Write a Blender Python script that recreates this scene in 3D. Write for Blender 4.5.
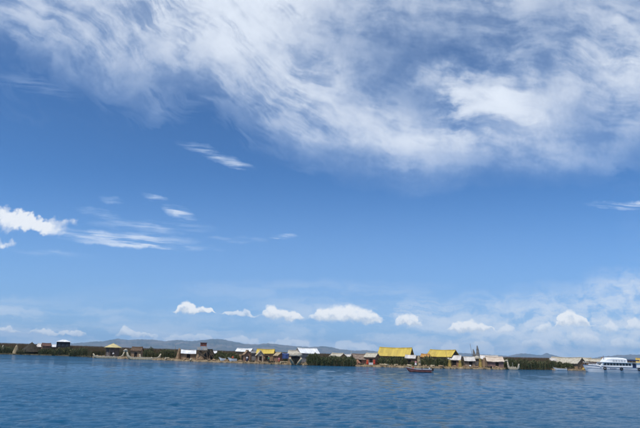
import bpy, math, random
import numpy as np
from mathutils import Vector, noise as mnoise

for o in list(bpy.data.objects):
    bpy.data.objects.remove(o)
scene = bpy.context.scene
COL = scene.collection
R = math.radians
random.seed(7)
rng = np.random.default_rng(11)

# ------------------------------------------------------------------ camera
# photo units: 640 x 428 pixels
FPX = 554.0
EYE = Vector((0.0, 0.0, 3.6))
PITCH = math.atan(138.7 / FPX)
ROLL = math.atan(0.0255)
FWD = Vector((0, math.cos(PITCH), math.sin(PITCH)))
U0 = Vector((0, -math.sin(PITCH), math.cos(PITCH)))
X0 = Vector((1, 0, 0))
RGT = X0 * math.cos(ROLL) + U0 * math.sin(ROLL)
UPV = -X0 * math.sin(ROLL) + U0 * math.cos(ROLL)

def ray(px, py):
    return FWD * FPX + RGT * (px - 320.0) + UPV * (214.0 - py)

def P(px, py, Y):
    """point seen at a photo pixel on the upright plane y = Y"""
    d = ray(px, py)
    return EYE + d * (Y / d.y)

def ground(px, py, z=0.0):
    d = ray(px, py)
    return EYE + d * ((z - EYE.z) / d.z)

cam = bpy.data.cameras.new('camera')
cam.sensor_width = 36.0
cam.lens = 36.0 * FPX / 640.0
cam.clip_start = 0.2
cam.clip_end = 120000.0
cam_o = bpy.data.objects.new('camera', cam)
COL.objects.link(cam_o)
from mathutils import Matrix
cam_o.matrix_world = Matrix((
    (RGT.x, UPV.x, -FWD.x, EYE.x),
    (RGT.y, UPV.y, -FWD.y, EYE.y),
    (RGT.z, UPV.z, -FWD.z, EYE.z),
    (0, 0, 0, 1)))
scene.camera = cam_o

# ------------------------------------------------------------------ light
SUN_ELEV = 63.0
SUN_AZ = 218.0          # clockwise from +Y: high, from the left and a little behind the camera
SUN_STRENGTH = 3.6
SKY_STRENGTH = 0.12
SKY_TINT = (0.60, 0.98, 1.28, 1)

scene.view_settings.view_transform = 'Standard'
scene.view_settings.look = 'None'
scene.view_settings.exposure = 0.0
scene.view_settings.gamma = 1.0
scene.view_settings.use_curve_mapping = False
scene.cycles.use_adaptive_sampling = True
scene.cycles.adaptive_threshold = 0.015
scene.cycles.adaptive_min_samples = 10

sl = bpy.data.lights.new('sun', 'SUN')
sl.energy = SUN_STRENGTH
sl.angle = R(0.5)
sl.color = (1.0, 0.955, 0.89)
so = bpy.data.objects.new('sun', sl)
COL.objects.link(so)
sd = Vector((math.sin(R(SUN_AZ)) * math.cos(R(SUN_ELEV)), math.cos(R(SUN_AZ)) * math.cos(R(SUN_ELEV)), math.sin(R(SUN_ELEV))))
so.location = sd * 300
so.rotation_euler = sd.to_track_quat('Z', 'Y').to_euler()

# ------------------------------------------------------------------ node helper
class NT:
    def __init__(self, tree):
        self.t = tree
    def n(self, typ, **kw):
        nd = self.t.nodes.new(typ)
        for k, v in kw.items():
            setattr(nd, k, v)
        return nd
    def put(self, sock, v):
        if v is None:
            return
        if hasattr(v, 'is_output'):
            self.t.links.new(v, sock)
        else:
            sock.default_value = v
    def m(self, op, a, b=None, c=None, clamp=False):
        nd = self.n('ShaderNodeMath', operation=op, use_clamp=clamp)
        for s, v in zip(nd.inputs, (a, b, c)):
            self.put(s, v)
        return nd.outputs[0]
    def vm(self, op, a, b=None, scale=None):
        nd = self.n('ShaderNodeVectorMath', operation=op)
        self.put(nd.inputs[0], a)
        if b is not None:
            self.put(nd.inputs[1], b)
        if scale is not None:
            self.put(nd.inputs['Scale'], scale)
        return nd.outputs[0]
    def xyz(self, x, y, z=0.0):
        nd = self.n('ShaderNodeCombineXYZ')
        for s, v in zip(nd.inputs, (x, y, z)):
            self.put(s, v)
        return nd.outputs[0]
    def sep(self, v):
        nd = self.n('ShaderNodeSeparateXYZ')
        self.put(nd.inputs[0], v)
        return nd.outputs
    def noise(self, vec, scale=1.0, detail=6.0, rough=0.55, dist=0.0, col=False, lac=2.0, dims='3D'):
        nd = self.n('ShaderNodeTexNoise')
        nd.noise_dimensions = dims
        self.put(nd.inputs['Vector'], vec)
        nd.inputs['Scale'].default_value = scale
        nd.inputs['Detail'].default_value = detail
        nd.inputs['Roughness'].default_value = rough
        nd.inputs['Lacunarity'].default_value = lac
        nd.inputs['Distortion'].default_value = dist
        return nd.outputs['Color'] if col else nd.outputs[0]
    def mapping(self, vec, loc=(0, 0, 0), rot=(0, 0, 0), scale=(1, 1, 1), typ='POINT'):
        nd = self.n('ShaderNodeMapping', vector_type=typ)
        self.put(nd.inputs['Vector'], vec)
        nd.inputs['Location'].default_value = loc
        nd.inputs['Rotation'].default_value = rot
        nd.inputs['Scale'].default_value = scale
        return nd.outputs[0]
    def sstep(self, v, a, b, lo=0.0, hi=1.0):
        nd = self.n('ShaderNodeMapRange', interpolation_type='SMOOTHSTEP')
        self.put(nd.inputs['Value'], v)
        for nm, val in (('From Min', a), ('From Max', b), ('To Min', lo), ('To Max', hi)):
            self.put(nd.inputs[nm], val)
        return nd.outputs[0]
    def mix(self, f, a, b, blend='MIX'):
        nd = self.n('ShaderNodeMix', data_type='RGBA', blend_type=blend)
        self.put(nd.inputs[0], f)
        self.put(nd.inputs[6], a)
        self.put(nd.inputs[7], b)
        return nd.outputs[2]
    def blobs(self, vec, lst):
        """sum of soft ellipses; lst of (px, py, rx, ry, angle_deg_down_right, weight) in photo pixels,
        turned into directions u = x/y, v = z/y"""
        acc = 0.0
        rotd = {}
        for (px, py, rx, ry, ang, w) in lst:
            d = ray(px, py)
            c = Vector((d.x / d.y, d.z / d.y))
            e = ray(px + 10, py)
            k = math.hypot(e.x / e.y - c[0], e.z / e.y - c[1]) / 10.0
            cls = min((0, 12, 36), key=lambda q_: abs(q_ - ang))
            th = -R(cls) - ROLL
            ca, sa = math.cos(th), math.sin(th)
            if cls not in rotd:
                o = self.sep(vec)
                rotd[cls] = self.xyz(self.m('ADD', self.m('MULTIPLY', o[0], ca), self.m('MULTIPLY', o[1], sa)),
                                     self.m('ADD', self.m('MULTIPLY', o[0], -sa), self.m('MULTIPLY', o[1], ca)), 0.0)
            cc = (c[0] * ca + c[1] * sa, -c[0] * sa + c[1] * ca)
            mp = self.n('ShaderNodeVectorMath', operation='MULTIPLY_ADD')
            self.put(mp.inputs[0], rotd[cls])
            mp.inputs[1].default_value = (1 / (rx * k), 1 / (ry * k), 0)
            mp.inputs[2].default_value = (-cc[0] / (rx * k), -cc[1] / (ry * k), 0)
            g = self.n('ShaderNodeTexGradient', gradient_type='SPHERICAL')
            self.put(g.inputs[0], mp.outputs[0])
            acc = self.m('ADD', acc, self.m('MULTIPLY', g.outputs['Fac'], w))
        return acc

# ------------------------------------------------------------------ world: sky with clouds
w = bpy.data.worlds.new('World')
scene.world = w
w.use_nodes = True
w.node_tree.nodes.clear()
T = NT(w.node_tree)
sky = T.n('ShaderNodeTexSky', sky_type='NISHITA')
sky.sun_disc = False
sky.sun_elevation = R(SUN_ELEV)
sky.sun_rotation = R(SUN_AZ)
sky.altitude = 3800.0
sky.air_density = 1.0
sky.dust_density = 0.15
sky.ozone_density = 1.5
tc = T.n('ShaderNodeTexCoord')
D = tc.outputs['Generated']
dx, dy, dz = T.sep(D)
yc = T.m('MAXIMUM', dy, 0.15)
uu = T.m('DIVIDE', dx, yc)
vv = T.m('DIVIDE', dz, yc)
uv = T.xyz(uu, vv, 0.0)
zc = T.m('ADD', T.m('MAXIMUM', dz, 0.0), 0.10)
q = T.xyz(T.m('DIVIDE', dx, zc), T.m('DIVIDE', dy, zc), 0.0)

# cloud cover is laid out over direction coordinates u = x/y, v = z/y (fixed in the world, at infinity)
def uv_to_px(u, v):
    d = Vector((u, 1.0, v))
    f = d.dot(FWD)
    return 320.0 + FPX * d.dot(RGT) / f, 214.0 - FPX * d.dot(UPV) / f
def px_to_uv(px, py):
    d = ray(px, py)
    return d.x / d.y, d.z / d.y

def curve_node(x, xs, ys):
    nd = T.n('ShaderNodeFloatCurve')
    cv = nd.mapping.curves[0]
    pts = cv.points
    n = len(xs)
    while len(pts) < n:
        pts.new(0.5, 0.5)
    for p, a, b in zip(pts, xs, ys):
        p.location = (float(a), float(b))
        p.handle_type = 'VECTOR'
    nd.mapping.update()
    T.put(nd.inputs['Value'], x)
    return nd.outputs[0]

def curve(x, vals):
    """1D function given by samples over 0..1"""
    vals = np.asarray(vals, float)
    lo, hi = vals.min(), vals.max()
    if hi - lo < 1e-6: hi = lo + 1e-6
    c = curve_node(x, np.linspace(0, 1, len(vals)), (vals - lo) / (hi - lo))
    return T.m('MULTIPLY_ADD', c, float(hi - lo), float(lo))

def grid_cover(un, vn, u0, u1, v0, v1, gx, gy, G, rank, nu=72, nv=56):
    """smooth optical depth over (u, v), built from a coarse table of cloud opacity as a short sum of products of 1D curves"""
    G = -np.log(1 - np.clip(np.array(G, float), 0, 0.94))
    M = np.zeros((nu, nv))
    for i, u in enumerate(np.linspace(u0, u1, nu)):
        for j, v in enumerate(np.linspace(v0, v1, nv)):
            px, py = uv_to_px(u, v)
            fx = np.clip(np.interp(px, gx, range(len(gx))), 0, len(gx) - 1.001)
            fy = np.clip(np.interp(py, gy, range(len(gy))), 0, len(gy) - 1.001)
            a, b = int(fx), int(fy)
            s, t = fx - a, fy - b
            s, t = s * s * (3 - 2 * s), t * t * (3 - 2 * t)
            M[i, j] = (G[b][a] * (1 - s) + G[b][a + 1] * s) * (1 - t) + (G[b + 1][a] * (1 - s) + G[b + 1][a + 1] * s) * t
    U, S, Vt = np.linalg.svd(M, full_matrices=False)
    acc = 0.0
    for k in range(rank):
        a = curve(un, U[:, k] * math.sqrt(S[k]))
        b = curve(vn, Vt[k] * math.sqrt(S[k]))
        acc = T.m('ADD', acc, T.m('MULTIPLY', a, b))
    return T.m('MAXIMUM', T.m('SUBTRACT', acc, 0.03), 0.0)

def norm01(x, a, b):
    return T.m('DIVIDE', T.m('SUBTRACT', x, a), b - a, clamp=True)

# ---- high cirrus veil
GX = [-40] + list(range(0, 641, 40)) + [700]
GY = [-120, -40] + list(range(0, 201, 20))
GO = [
 [.40, .45, .50, .55, .55, .60, .60, .60, .55, .50, .50, .45, .45, .45, .45, .45, .45, .50, .50],
 [.40, .45, .50, .52, .60, .72, .75, .80, .75, .65, .60, .52, .42, .42, .42, .40, .40, .45, .50],
 [.45, .48, .54, .58, .66, .86, .88, .90, .90, .70, .58, .58, .48, .54, .56, .52, .46, .42, .46],
 [.28, .36, .54, .58, .58, .80, .84, .86, .82, .60, .52, .48, .40, .40, .46, .46, .50, .66, .60],
 [.08, .14, .48, .54, .58, .62, .82, .82, .80, .58, .42, .32, .28, .36, .46, .42, .58, .62, .60],
 [.04, .05, .17, .44, .54, .48, .66, .76, .72, .62, .40, .20, .20, .36, .46, .52, .62, .80, .65],
 [.05, .06, .05, .20, .42, .32, .24, .55, .66, .74, .42, .26, .46, .74, .68, .62, .60, .66, .55],
 [.06, .06, .02, .02, .12, .28, .04, .42, .58, .72, .50, .40, .28, .80, .90, .62, .42, .50, .50],
 [.00, .00, .03, .05, .03, .12, .00, .14, .54, .68, .66, .62, .42, .80, .90, .58, .38, .50, .50],
 [.00, .00, .00, .00, .02, .00, .00, .00, .26, .56, .64, .70, .74, .68, .58, .48, .42, .36, .40],
 [.00, .00, .00, .00, .00, .00, .00, .00, .03, .24, .32, .48, .50, .36, .42, .48, .38, .12, .20],
 [.00, .00, .00, .00, .00, .00, .00, .00, .00, .02, .04, .22, .16, .10, .08, .10, .04, .00, .05],
 [.00, .00, .00, .00, .00, .00, .00, .00, .00, .00, .00, .00, .00, .00, .00, .00, .00, .00, .00],
]
wn1 = T.vm('SUBTRACT', T.noise(uv, 4.0, 3, 0.55, col=True, dims='2D'), (0.5, 0.5, 0.5))
wn2 = T.vm('SUBTRACT', T.noise(uv, 17.0, 4, 0.60, col=True, dims='2D'), (0.5, 0.5, 0.5))
wu = T.sep(T.vm('ADD', uv, T.vm('ADD', T.vm('SCALE', wn1, scale=0.10), T.vm('SCALE', wn2, scale=0.014))))
def fil(ang, sa, sc, det, rough):
    c, s = math.cos(R(ang)), math.sin(R(ang))
    al = T.m('SUBTRACT', T.m('MULTIPLY', wu[0], c), T.m('MULTIPLY', wu[1], s))
    ac = T.m('ADD', T.m('MULTIPLY', wu[0], s), T.m('MULTIPLY', wu[1], c))
    return T.noise(T.xyz(T.m('MULTIPLY', al, sa), T.m('MULTIPLY', ac, sc), 0.0), 1.0, det, rough, dims='2D')
fA = fil(38, 5.0, 24.0, 7, 0.61)
fB = fil(6, 5.0, 14.0, 7, 0.60)
side = T.sstep(uu, -0.06, 0.18)
f1 = T.m('ADD', T.m('MULTIPLY', fA, T.m('SUBTRACT', 1.0, side)), T.m('MULTIPLY', fB, side))
fea = T.m('SUBTRACT', f1, 0.5)
wv = T.vm('ADD', uv, T.vm('ADD', T.vm('SCALE', wn1, scale=0.05), T.vm('SCALE', wn2, scale=0.030)))
wv = T.vm('ADD', wv, T.vm('SCALE', T.xyz(0.80, T.m('SUBTRACT', T.m('MULTIPLY', side, 0.42), 0.58), 0.0), scale=T.m('MULTIPLY', fea, 0.30)))
ws = T.sep(wv)
CU0, CU1, CV0, CV1 = -0.70, 0.70, 0.20, 0.95
tau_c = grid_cover(norm01(ws[0], CU0, CU1), norm01(ws[1], CV0, CV1), CU0, CU1, CV0, CV1, GX, GY, GO, 9)
f2 = T.noise(uv, 13.0, 8, 0.64, 0.0, dims='2D')
fb = T.m('ADD', T.m('MULTIPLY', f1, 0.62), T.m('MULTIPLY', f2, 0.38))
tex = T.sstep(fb, 0.33, 0.69, 0.40, 1.70)
fW = T.noise(T.xyz(T.m('MULTIPLY', uu, 9.0), T.m('ADD', T.m('MULTIPLY', vv, 105.0), T.m('MULTIPLY', uu, 7.0)), 0.0), 1.0, 5, 0.62, dims='2D')
WISP = [(198, 148, 26, 6, 18, 0.35), (218, 156, 26, 6, 18, 0.55), (238, 165, 22, 5, 12, 0.6), (180, 213, 20, 7, 20, 1.0), (154, 198, 16, 4, 24, 0.6), (110, 200, 14, 5, 12, 0.35),
        (120, 238, 85, 9, 3, 0.95), (150, 246, 80, 4, 5, 0.9), (100, 214, 30, 6, 16, 0.42), (150, 226, 70, 8, 3, 0.45),
        (235, 240, 36, 4, 3, 0.55), (284, 237, 18, 3.5, -8, 0.75), (635, 206, 55, 5, 2, 0.9), (55, 254, 50, 4, 2, 0.25), (30, 84, 60, 12, 10, 0.16)]
wis = T.blobs(T.vm('ADD', uv, T.vm('SCALE', wn2, scale=0.022)), WISP)
tau1 = T.m('ADD', T.m('MULTIPLY', tau_c, tex), T.m('MULTIPLY', wis, T.sstep(fW, 0.36, 0.66, 0.05, 1.7)))
cir = T.m('SUBTRACT', 1.0, T.m('EXPONENT', T.m('MULTIPLY', tau1, -0.92)))

# ---- low veil towards the horizon
SX = list(range(-80, 721, 80))
SYR = [262, 275, 288, 300, 312, 324, 336, 350]
SO = [
 [.00, .00, .00, .00, .00, .00, .00, .00, .00, .00, .00],
 [.00, .00, .00, .00, .00, .00, .00, .00, .02, .20, .35],
 [.00, .00, .04, .05, .14, .16, .14, .03, .10, .58, .62],
 [.10, .14, .06, .10, .10, .16, .18, .26, .34, .60, .62],
 [.35, .38, .20, .16, .16, .34, .54, .42, .54, .64, .62],
 [.30, .24, .24, .18, .12, .28, .42, .58, .68, .66, .62],
 [.55, .55, .52, .42, .34, .32, .46, .60, .68, .64, .60],
 [.65, .65, .64, .62, .58, .60, .60, .62, .64, .60, .60],
]
hn = T.noise(T.vm('ADD', T.vm('MULTIPLY', uv, (6.0, 34.0, 0)), T.vm('SCALE', wn2, scale=0.8)), 1.0, 6, 0.62, dims='2D')
hp = T.noise(T.vm('ADD', T.vm('MULTIPLY', uv, (30.0, 52.0, 0)), T.vm('SCALE', wn2, scale=1.5)), 1.0, 5, 0.60, dims='2D')
SU0, SU1, SV0, SV1 = -0.70, 0.70, 0.0, 0.17
wsl = T.sep(T.vm('ADD', uv, T.vm('SCALE', wn2, scale=0.02)))
tau_s = grid_cover(norm01(wsl[0], SU0, SU1), norm01(wsl[1], SV0, SV1), SU0, SU1, SV0, SV1, SX, SYR, SO, 6, 60, 40)
rgt = T.sstep(uu, 0.12, 0.40)
hmix = T.m('ADD', T.m('MULTIPLY', hn, T.m('SUBTRACT', 1.0, T.m('MULTIPLY', rgt, 0.6))), T.m('MULTIPLY', hp, T.m('MULTIPLY', rgt, 0.6)))
tau2 = T.m('MULTIPLY', tau_s, T.sstep(hmix, 0.36, 0.66, 0.12, 1.95))
strat = T.m('SUBTRACT', 1.0, T.m('EXPONENT', T.m('MULTIPLY', tau2, -1.0)))

# ---- cumulus rows: base height, thickness and opacity along u
def cum_row(vec, clouds, seed):
    o = T.sep(vec)
    n = 181
    base = np.full(n, np.nan); thick = np.zeros(n); stren = np.zeros(n)
    us = np.linspace(-0.62, 0.62, n)
    for c in clouds:
        prof, strength = c
        pxs = [p[0] for p in prof]
        for i, u in enumerate(us):
            px = uv_to_px(u, 0.06)[0]
            if pxs[0] <= px <= pxs[-1]:
                tp = np.interp(px, pxs, [p[1] for p in prof]); bs = np.interp(px, pxs, [p[2] for p in prof])
                vb, vt = px_to_uv(px, bs)[1], px_to_uv(px, tp)[1]
                base[i] = vb; thick[i] = max(thick[i], vt - vb)
                stren[i] = min(1.0, strength * 1.15) * min(1.0, (px - pxs[0]) / 3.0 + 0.3, (pxs[-1] - px) / 3.0 + 0.3)
    ok = ~np.isnan(base)
    base = np.interp(us, us[ok], base[ok])
    un = norm01(o[0], -0.62, 0.62)
    b = curve(un, base); th = curve(un, np.maximum(thick, 0.0004)); st = curve(un, stren)
    t = T.m('DIVIDE', T.m('SUBTRACT', o[1], b), th)
    return T.m('MULTIPLY', T.m('MULTIPLY', T.sstep(t, -0.10, 0.22), T.sstep(t, 1.12, 0.78)), st), t
cn1 = T.vm('SUBTRACT', T.noise(uv, 55.0, 4, 0.52, col=True, dims='2D'), (0.5, 0.5, 0.5))
cw = T.vm('ADD', uv, T.vm('SCALE', cn1, scale=0.018))
ROW_A = [
    ([(173, 312, 313), (177, 306, 313), (184, 300.5, 314), (192, 303, 314), (199, 308, 314), (204, 306.5, 313), (209, 308, 313), (215, 312, 313)], 1.0),
    ([(220, 314, 316), (228, 310.5, 317), (236, 311, 317.5), (244, 309, 317), (250, 311, 317), (256, 315, 317)], 0.62),
    ([(261, 312, 315), (266, 307, 316.5), (273, 305.5, 318), (281, 308.5, 320), (290, 310, 321), (298, 313.5, 321.5), (305, 318, 321)], 0.98),
    ([(312, 314, 318), (318, 308.5, 320), (326, 308, 321), (334, 305, 322), (342, 306, 322), (350, 303.5, 322.5), (357, 306, 323), (364, 309, 323.5), (373, 312, 324), (384, 319, 323.5)], 1.0),
    ([(396, 320, 324), (401, 315, 325), (408, 312.5, 326), (414, 315, 326), (421, 322, 325.5)], 0.85),
    ([(448, 327, 330), (455, 324, 331), (463, 322.5, 331.5), (471, 319.5, 331.5), (479, 321, 331.5), (486, 324, 331), (493, 329, 331)], 0.88),
    ([(498, 328, 333), (506, 323, 333), (514, 327, 333)], 0.5), ([(534, 327, 332), (543, 321.5, 332), (551, 324, 331)], 0.6),
    ([(554, 320, 323), (561, 314, 324), (569, 310, 325), (577, 313, 325), (586, 318, 325), (593, 322, 325)], 0.85),
    ([(600, 326, 331), (608, 321.5, 331), (618, 325, 331)], 0.5), ([(624, 322, 329), (634, 316, 330), (645, 321, 330)], 0.5),
    ([(-14, 216, 232), (-4, 208, 238), (0, 208, 238)], 0.0),
]
ROW_B = [
    ([(-20, 331, 332), (0, 328, 331.5), (9, 326.5, 331.5), (16, 328, 332), (24, 331, 332.5)], 0.75), ([(30, 333, 334), (38, 329, 334), (47, 328.5, 334.5), (54, 329.5, 334.5), (60, 333, 335)], 0.8),
    ([(60, 333, 335), (68, 330.5, 335), (76, 331, 335.5), (83, 329.5, 335.5), (90, 333.5, 335.5)], 0.8), ([(119, 333, 336), (123, 328, 336.5), (128, 324.5, 337), (133, 331, 337), (146, 333, 338), (160, 334, 338.5)], 0.7),
    ([(165, 337, 341), (178, 333, 341.5), (190, 334.5, 341.5), (205, 333.5, 341), (216, 336, 341)], 0.55), ([(225, 339, 343), (237, 335, 344), (248, 338, 345), (262, 340, 345)], 0.6), ([(270, 342, 345), (283, 338, 346), (296, 340, 347), (312, 343, 348)], 0.6),
    ([(335, 344, 350), (348, 341, 351), (362, 342, 352), (376, 345, 352)], 0.6), ([(408, 349, 354), (418, 342, 355), (430, 346, 355)], 0.5), ([(438, 346, 354), (450, 340, 355), (460, 344, 355)], 0.5),
    ([(468, 345, 354), (480, 341, 355), (495, 345, 356)], 0.4), ([(520, 341, 349), (534, 337, 349), (550, 342, 350)], 0.4), ([(565, 335, 342), (580, 332, 342), (598, 336, 343)], 0.4), ([(608, 340, 348), (622, 336, 348), (640, 341, 349)], 0.4),
]
ca, ta = cum_row(cw, ROW_A, 1)
cb, tb = cum_row(cw, ROW_B, 2)
big = T.blobs(T.vm('ADD', uv, T.vm('SCALE', T.vm('ADD', cn1, wn2), scale=0.030)), [(22, 220, 34, 13, 12, 1.5), (42, 226, 34, 13, 8, 1.5), (10, 213, 22, 9, 12, 0.8), (66, 222, 16, 6, 8, 0.6), (4, 246, 20, 7, 0, 0.9), (4, 226, 20, 12, 0, 0.7)])
cn = T.noise(uv, 60.0, 4, 0.55, dims='2D')
bigm = T.m('MULTIPLY', T.sstep(T.m('ADD', big, T.m('MULTIPLY', T.m('SUBTRACT', cn, 0.5), 0.8)), 0.05, 1.2, 0.0, 0.92), T.sstep(big, 0.02, 0.3))
pc_ = T.m('MULTIPLY', T.m('MAXIMUM', ca, cb), T.sstep(cn, 0.22, 0.5, 0.72, 1.0))
cuma = T.m('MULTIPLY', T.m('MAXIMUM', pc_, bigm), 0.95)

CIRC = T.mix(T.sstep(cir, 0.05, 0.85), (4.3, 5.7, 7.9, 1), (6.8, 7.4, 8.3, 1))     # thin veil takes on the blue of the air below it
STRC = (5.9, 6.6, 7.6, 1)
tsel = T.m('ADD', T.m('MULTIPLY', T.m('GREATER_THAN', ca, cb), T.m('SUBTRACT', ta, tb)), tb)
lit = T.m('MULTIPLY_ADD', T.m('SUBTRACT', cn, 0.5), 1.1, tsel)
CUMC = T.mix(T.m('MAXIMUM', T.sstep(lit, -0.05, 0.55), T.sstep(bigm, 0.3, 0.9)), (5.3, 5.9, 6.7, 1), (8.0, 8.2, 8.4, 1))
haze_l = T.sstep(vv, 0.34, -0.02, 0.0, 0.85)
c0 = T.mix(1.0, sky.outputs[0], SKY_TINT, 'MULTIPLY')      # white balance of the clear high-altitude air
c1 = T.mix(haze_l, c0, (2.2, 3.5, 5.6, 1))
c2 = T.mix(cir, c1, CIRC)
c3 = T.mix(strat, c2, STRC)
c4 = T.mix(cuma, c3, CUMC)
bg = T.n('ShaderNodeBackground')
bg.inputs['Strength'].default_value = SKY_STRENGTH
T.put(bg.inputs['Color'], c4)
w.cycles.sampling_method = "MANUAL"
w.cycles.sample_map_resolution = 512
wo = T.n('ShaderNodeOutputWorld')
w.node_tree.links.new(bg.outputs[0], wo.inputs[0])

# ------------------------------------------------------------------ materials
MATS = {}
def mat(name, col, rough=0.8, col2=None, nscale=2.0, stripe=None, bump=0.0, bscale=None, metallic=0.0, spec=0.3, stretch=(1, 1, 1), contrast=(0.35, 0.65), dirt=None):
    """procedural principled material: two tones mixed by noise (+ optional fine stripes along an axis)"""
    if name in MATS:
        return MATS[name]
    m_ = bpy.data.materials.new(name)
    m_.use_nodes = True
    t = NT(m_.node_tree)
    b = m_.node_tree.nodes['Principled BSDF']
    b.inputs['Roughness'].default_value = rough
    b.inputs['Metallic'].default_value = metallic
    b.inputs['Specular IOR Level'].default_value = spec
    tcn = t.n('ShaderNodeTexCoord').outputs['Object']
    oi = t.n('ShaderNodeObjectInfo').outputs['Random']
    vec = t.vm('ADD', tcn, t.xyz(t.m('MULTIPLY', oi, 37.0), t.m('MULTIPLY', oi, 19.0), 0.0))
    vec = t.mapping(vec, scale=stretch)
    if col2 is None:
        col2 = tuple(c * 0.72 for c in col)
    f = t.sstep(t.noise(vec, nscale, 7, 0.62), contrast[0], contrast[1])
    c = t.mix(f, (*col2, 1), (*col, 1))
    h = t.noise(vec, (bscale or nscale * 3), 5, 0.6)
    if stripe:
        sv = t.mapping(tcn, scale=stripe)
        sn = t.noise(sv, 1.0, 3, 0.7)
        c = t.mix(t.sstep(sn, 0.35, 0.6, 0.55, 0.0), c, tuple(x * 0.45 for x in col) + (1,))
        h = t.m('ADD', h, t.m('MULTIPLY', sn, 1.5))
    if dirt:
        dn = t.sstep(t.noise(vec, nscale * 0.45, 6, 0.7), 0.5, 0.72, 0.0, 0.7)
        c = t.mix(dn, c, (*dirt, 1))
    t.put(b.inputs['Base Color'], c)
    if bump > 0:
        bp = t.n('ShaderNodeBump')
        bp.inputs['Strength'].default_value = min(1.0, bump)
        bp.inputs['Distance'].default_value = 0.05
        t.put(bp.inputs['Height'], h)
        t.put(b.inputs['Normal'], bp.outputs[0])
    MATS[name] = m_
    return m_

def reed_mat(name, low, mid, tip, dry):
    """blade material: colour along the blade from attribute 'along', per-blade tint from attribute 'tint'"""
    m_ = bpy.data.materials.new(name)
    m_.use_nodes = True
    t = NT(m_.node_tree)
    b = m_.node_tree.nodes['Principled BSDF']
    b.inputs['Roughness'].default_value = 0.75
    b.inputs['Specular IOR Level'].default_value = 0.2
    a = t.n('ShaderNodeAttribute', attribute_name='along').outputs['Fac']
    tn = t.n('ShaderNodeAttribute', attribute_name='tint').outputs['Fac']
    pos = t.n('ShaderNodeNewGeometry').outputs['Position']
    pn = t.sstep(t.noise(t.mapping(pos, scale=(1, 0.35, 0.0)), 0.10, 4, 0.6), 0.40, 0.62)
    c = t.mix(t.sstep(a, 0.0, 0.5), (*low, 1), (*mid, 1))
    c = t.mix(t.sstep(a, 0.62, 0.95), c, (*tip, 1))
    c = t.mix(t.m('MULTIPLY', t.sstep(tn, 0.45, 0.9), t.m('ADD', 0.35, t.m('MULTIPLY', pn, 0.5))), c, (*dry, 1))
    v = t.m('ADD', 0.6, t.m('MULTIPLY', t.m('FRACT', t.m('MULTIPLY', tn, 7.31)), 0.8))
    c = t.mix(1.0, c, t.xyz(v, v, v), 'MULTIPLY')
    t.put(b.inputs['Base Color'], c)
    MATS[name] = m_
    return m_

STRAW = mat('straw_thatch', (0.50, 0.40, 0.25), 0.9, (0.33, 0.26, 0.16), 1.6, bump=0.8, bscale=9, stripe=(14, 14, 0.8))
PALE = mat('pale_thatch', (0.56, 0.51, 0.41), 0.9, (0.40, 0.35, 0.26), 1.6, bump=0.8, bscale=9, stripe=(14, 3, 3))
CREAM = mat('cream_reed', (0.62, 0.52, 0.36), 0.9, (0.44, 0.36, 0.23), 1.4, bump=0.8, bscale=8, stripe=(9, 9, 2))
GREYT = mat('grey_thatch', (0.060, 0.050, 0.035), 0.95, (0.032, 0.027, 0.018), 1.2, bump=0.9, bscale=9, stripe=(12, 3, 3))
BROWNR = mat('brown_reed_wall', (0.42, 0.28, 0.165), 0.9, (0.27, 0.175, 0.105), 1.2, bump=0.7, stripe=(11, 11, 0.6))
REDR = mat('red_brown_wall', (0.36, 0.20, 0.13), 0.9, (0.23, 0.13, 0.09), 1.4, bump=0.6, stripe=(9, 9, 0.6))
SHADEW = mat('shaded_wall', (0.065, 0.055, 0.05), 0.85, (0.03, 0.028, 0.03), 1.4, bump=0.4)  # wall tone with shade put into the colour, for gables and cabin interior
GREYW = mat('grey_wall', (0.24, 0.24, 0.25), 0.8, (0.16, 0.16, 0.17), 1.0, bump=0.3)
WOOD = mat('weathered_pole', (0.20, 0.145, 0.095), 0.85, (0.11, 0.08, 0.055), 5.0, bump=0.6, stretch=(1, 1, 0.2))
PALEW = mat('pale_wood', (0.55, 0.51, 0.45), 0.8, (0.38, 0.34, 0.28), 3.0, bump=0.4)
YELLOW = mat('yellow_sheet', (0.54, 0.40, 0.072), 0.6, (0.47, 0.34, 0.065), 0.35, bump=0.2, bscale=3, dirt=(0.38, 0.28, 0.10), stretch=(1.6, 0.5, 0.5))
def sheet_variation(m_, amt, size):
    t = NT(m_.node_tree)
    b = m_.node_tree.nodes['Principled BSDF']
    src = b.inputs['Base Color'].links[0].from_socket
    o = t.sep(t.n('ShaderNodeTexCoord').outputs['Object'])
    cell = t.xyz(t.m('FLOOR', t.m('DIVIDE', o[0], size)), t.m('FLOOR', t.m('DIVIDE', o[2], size * 1.3)), 0.0)
    wn = t.n('ShaderNodeTexWhiteNoise', noise_dimensions='2D')
    t.put(wn.inputs['Vector'], cell)
    v = t.m('ADD', 1.0 - amt, t.m('MULTIPLY', wn.outputs['Value'], amt * 1.6))
    jt = t.sstep(t.m('ABSOLUTE', t.m('SUBTRACT', t.m('FRACT', t.m('DIVIDE', o[0], size)), 0.5)), 0.44, 0.5, 1.0, 0.72)
    v = t.m('MULTIPLY', v, jt)
    t.put(b.inputs['Base Color'], t.mix(1.0, src, t.xyz(v, v, v), 'MULTIPLY'))
sheet_variation(YELLOW, 0.16, 0.9)
YSTRAW = mat('yellow_straw', (0.60, 0.43, 0.12), 0.9, (0.40, 0.27, 0.08), 2.0, bump=0.8, stripe=(12, 12, 1))
WHITER = mat('white_metal_roof', (0.78, 0.79, 0.80), 0.5, (0.60, 0.61, 0.61), 0.6, bump=0.15, dirt=(0.42, 0.38, 0.33))
PALER = mat('pale_sheet_roof', (0.62, 0.59, 0.55), 0.65, (0.47, 0.43, 0.39), 0.7, bump=0.2, dirt=(0.36, 0.31, 0.26))
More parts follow.
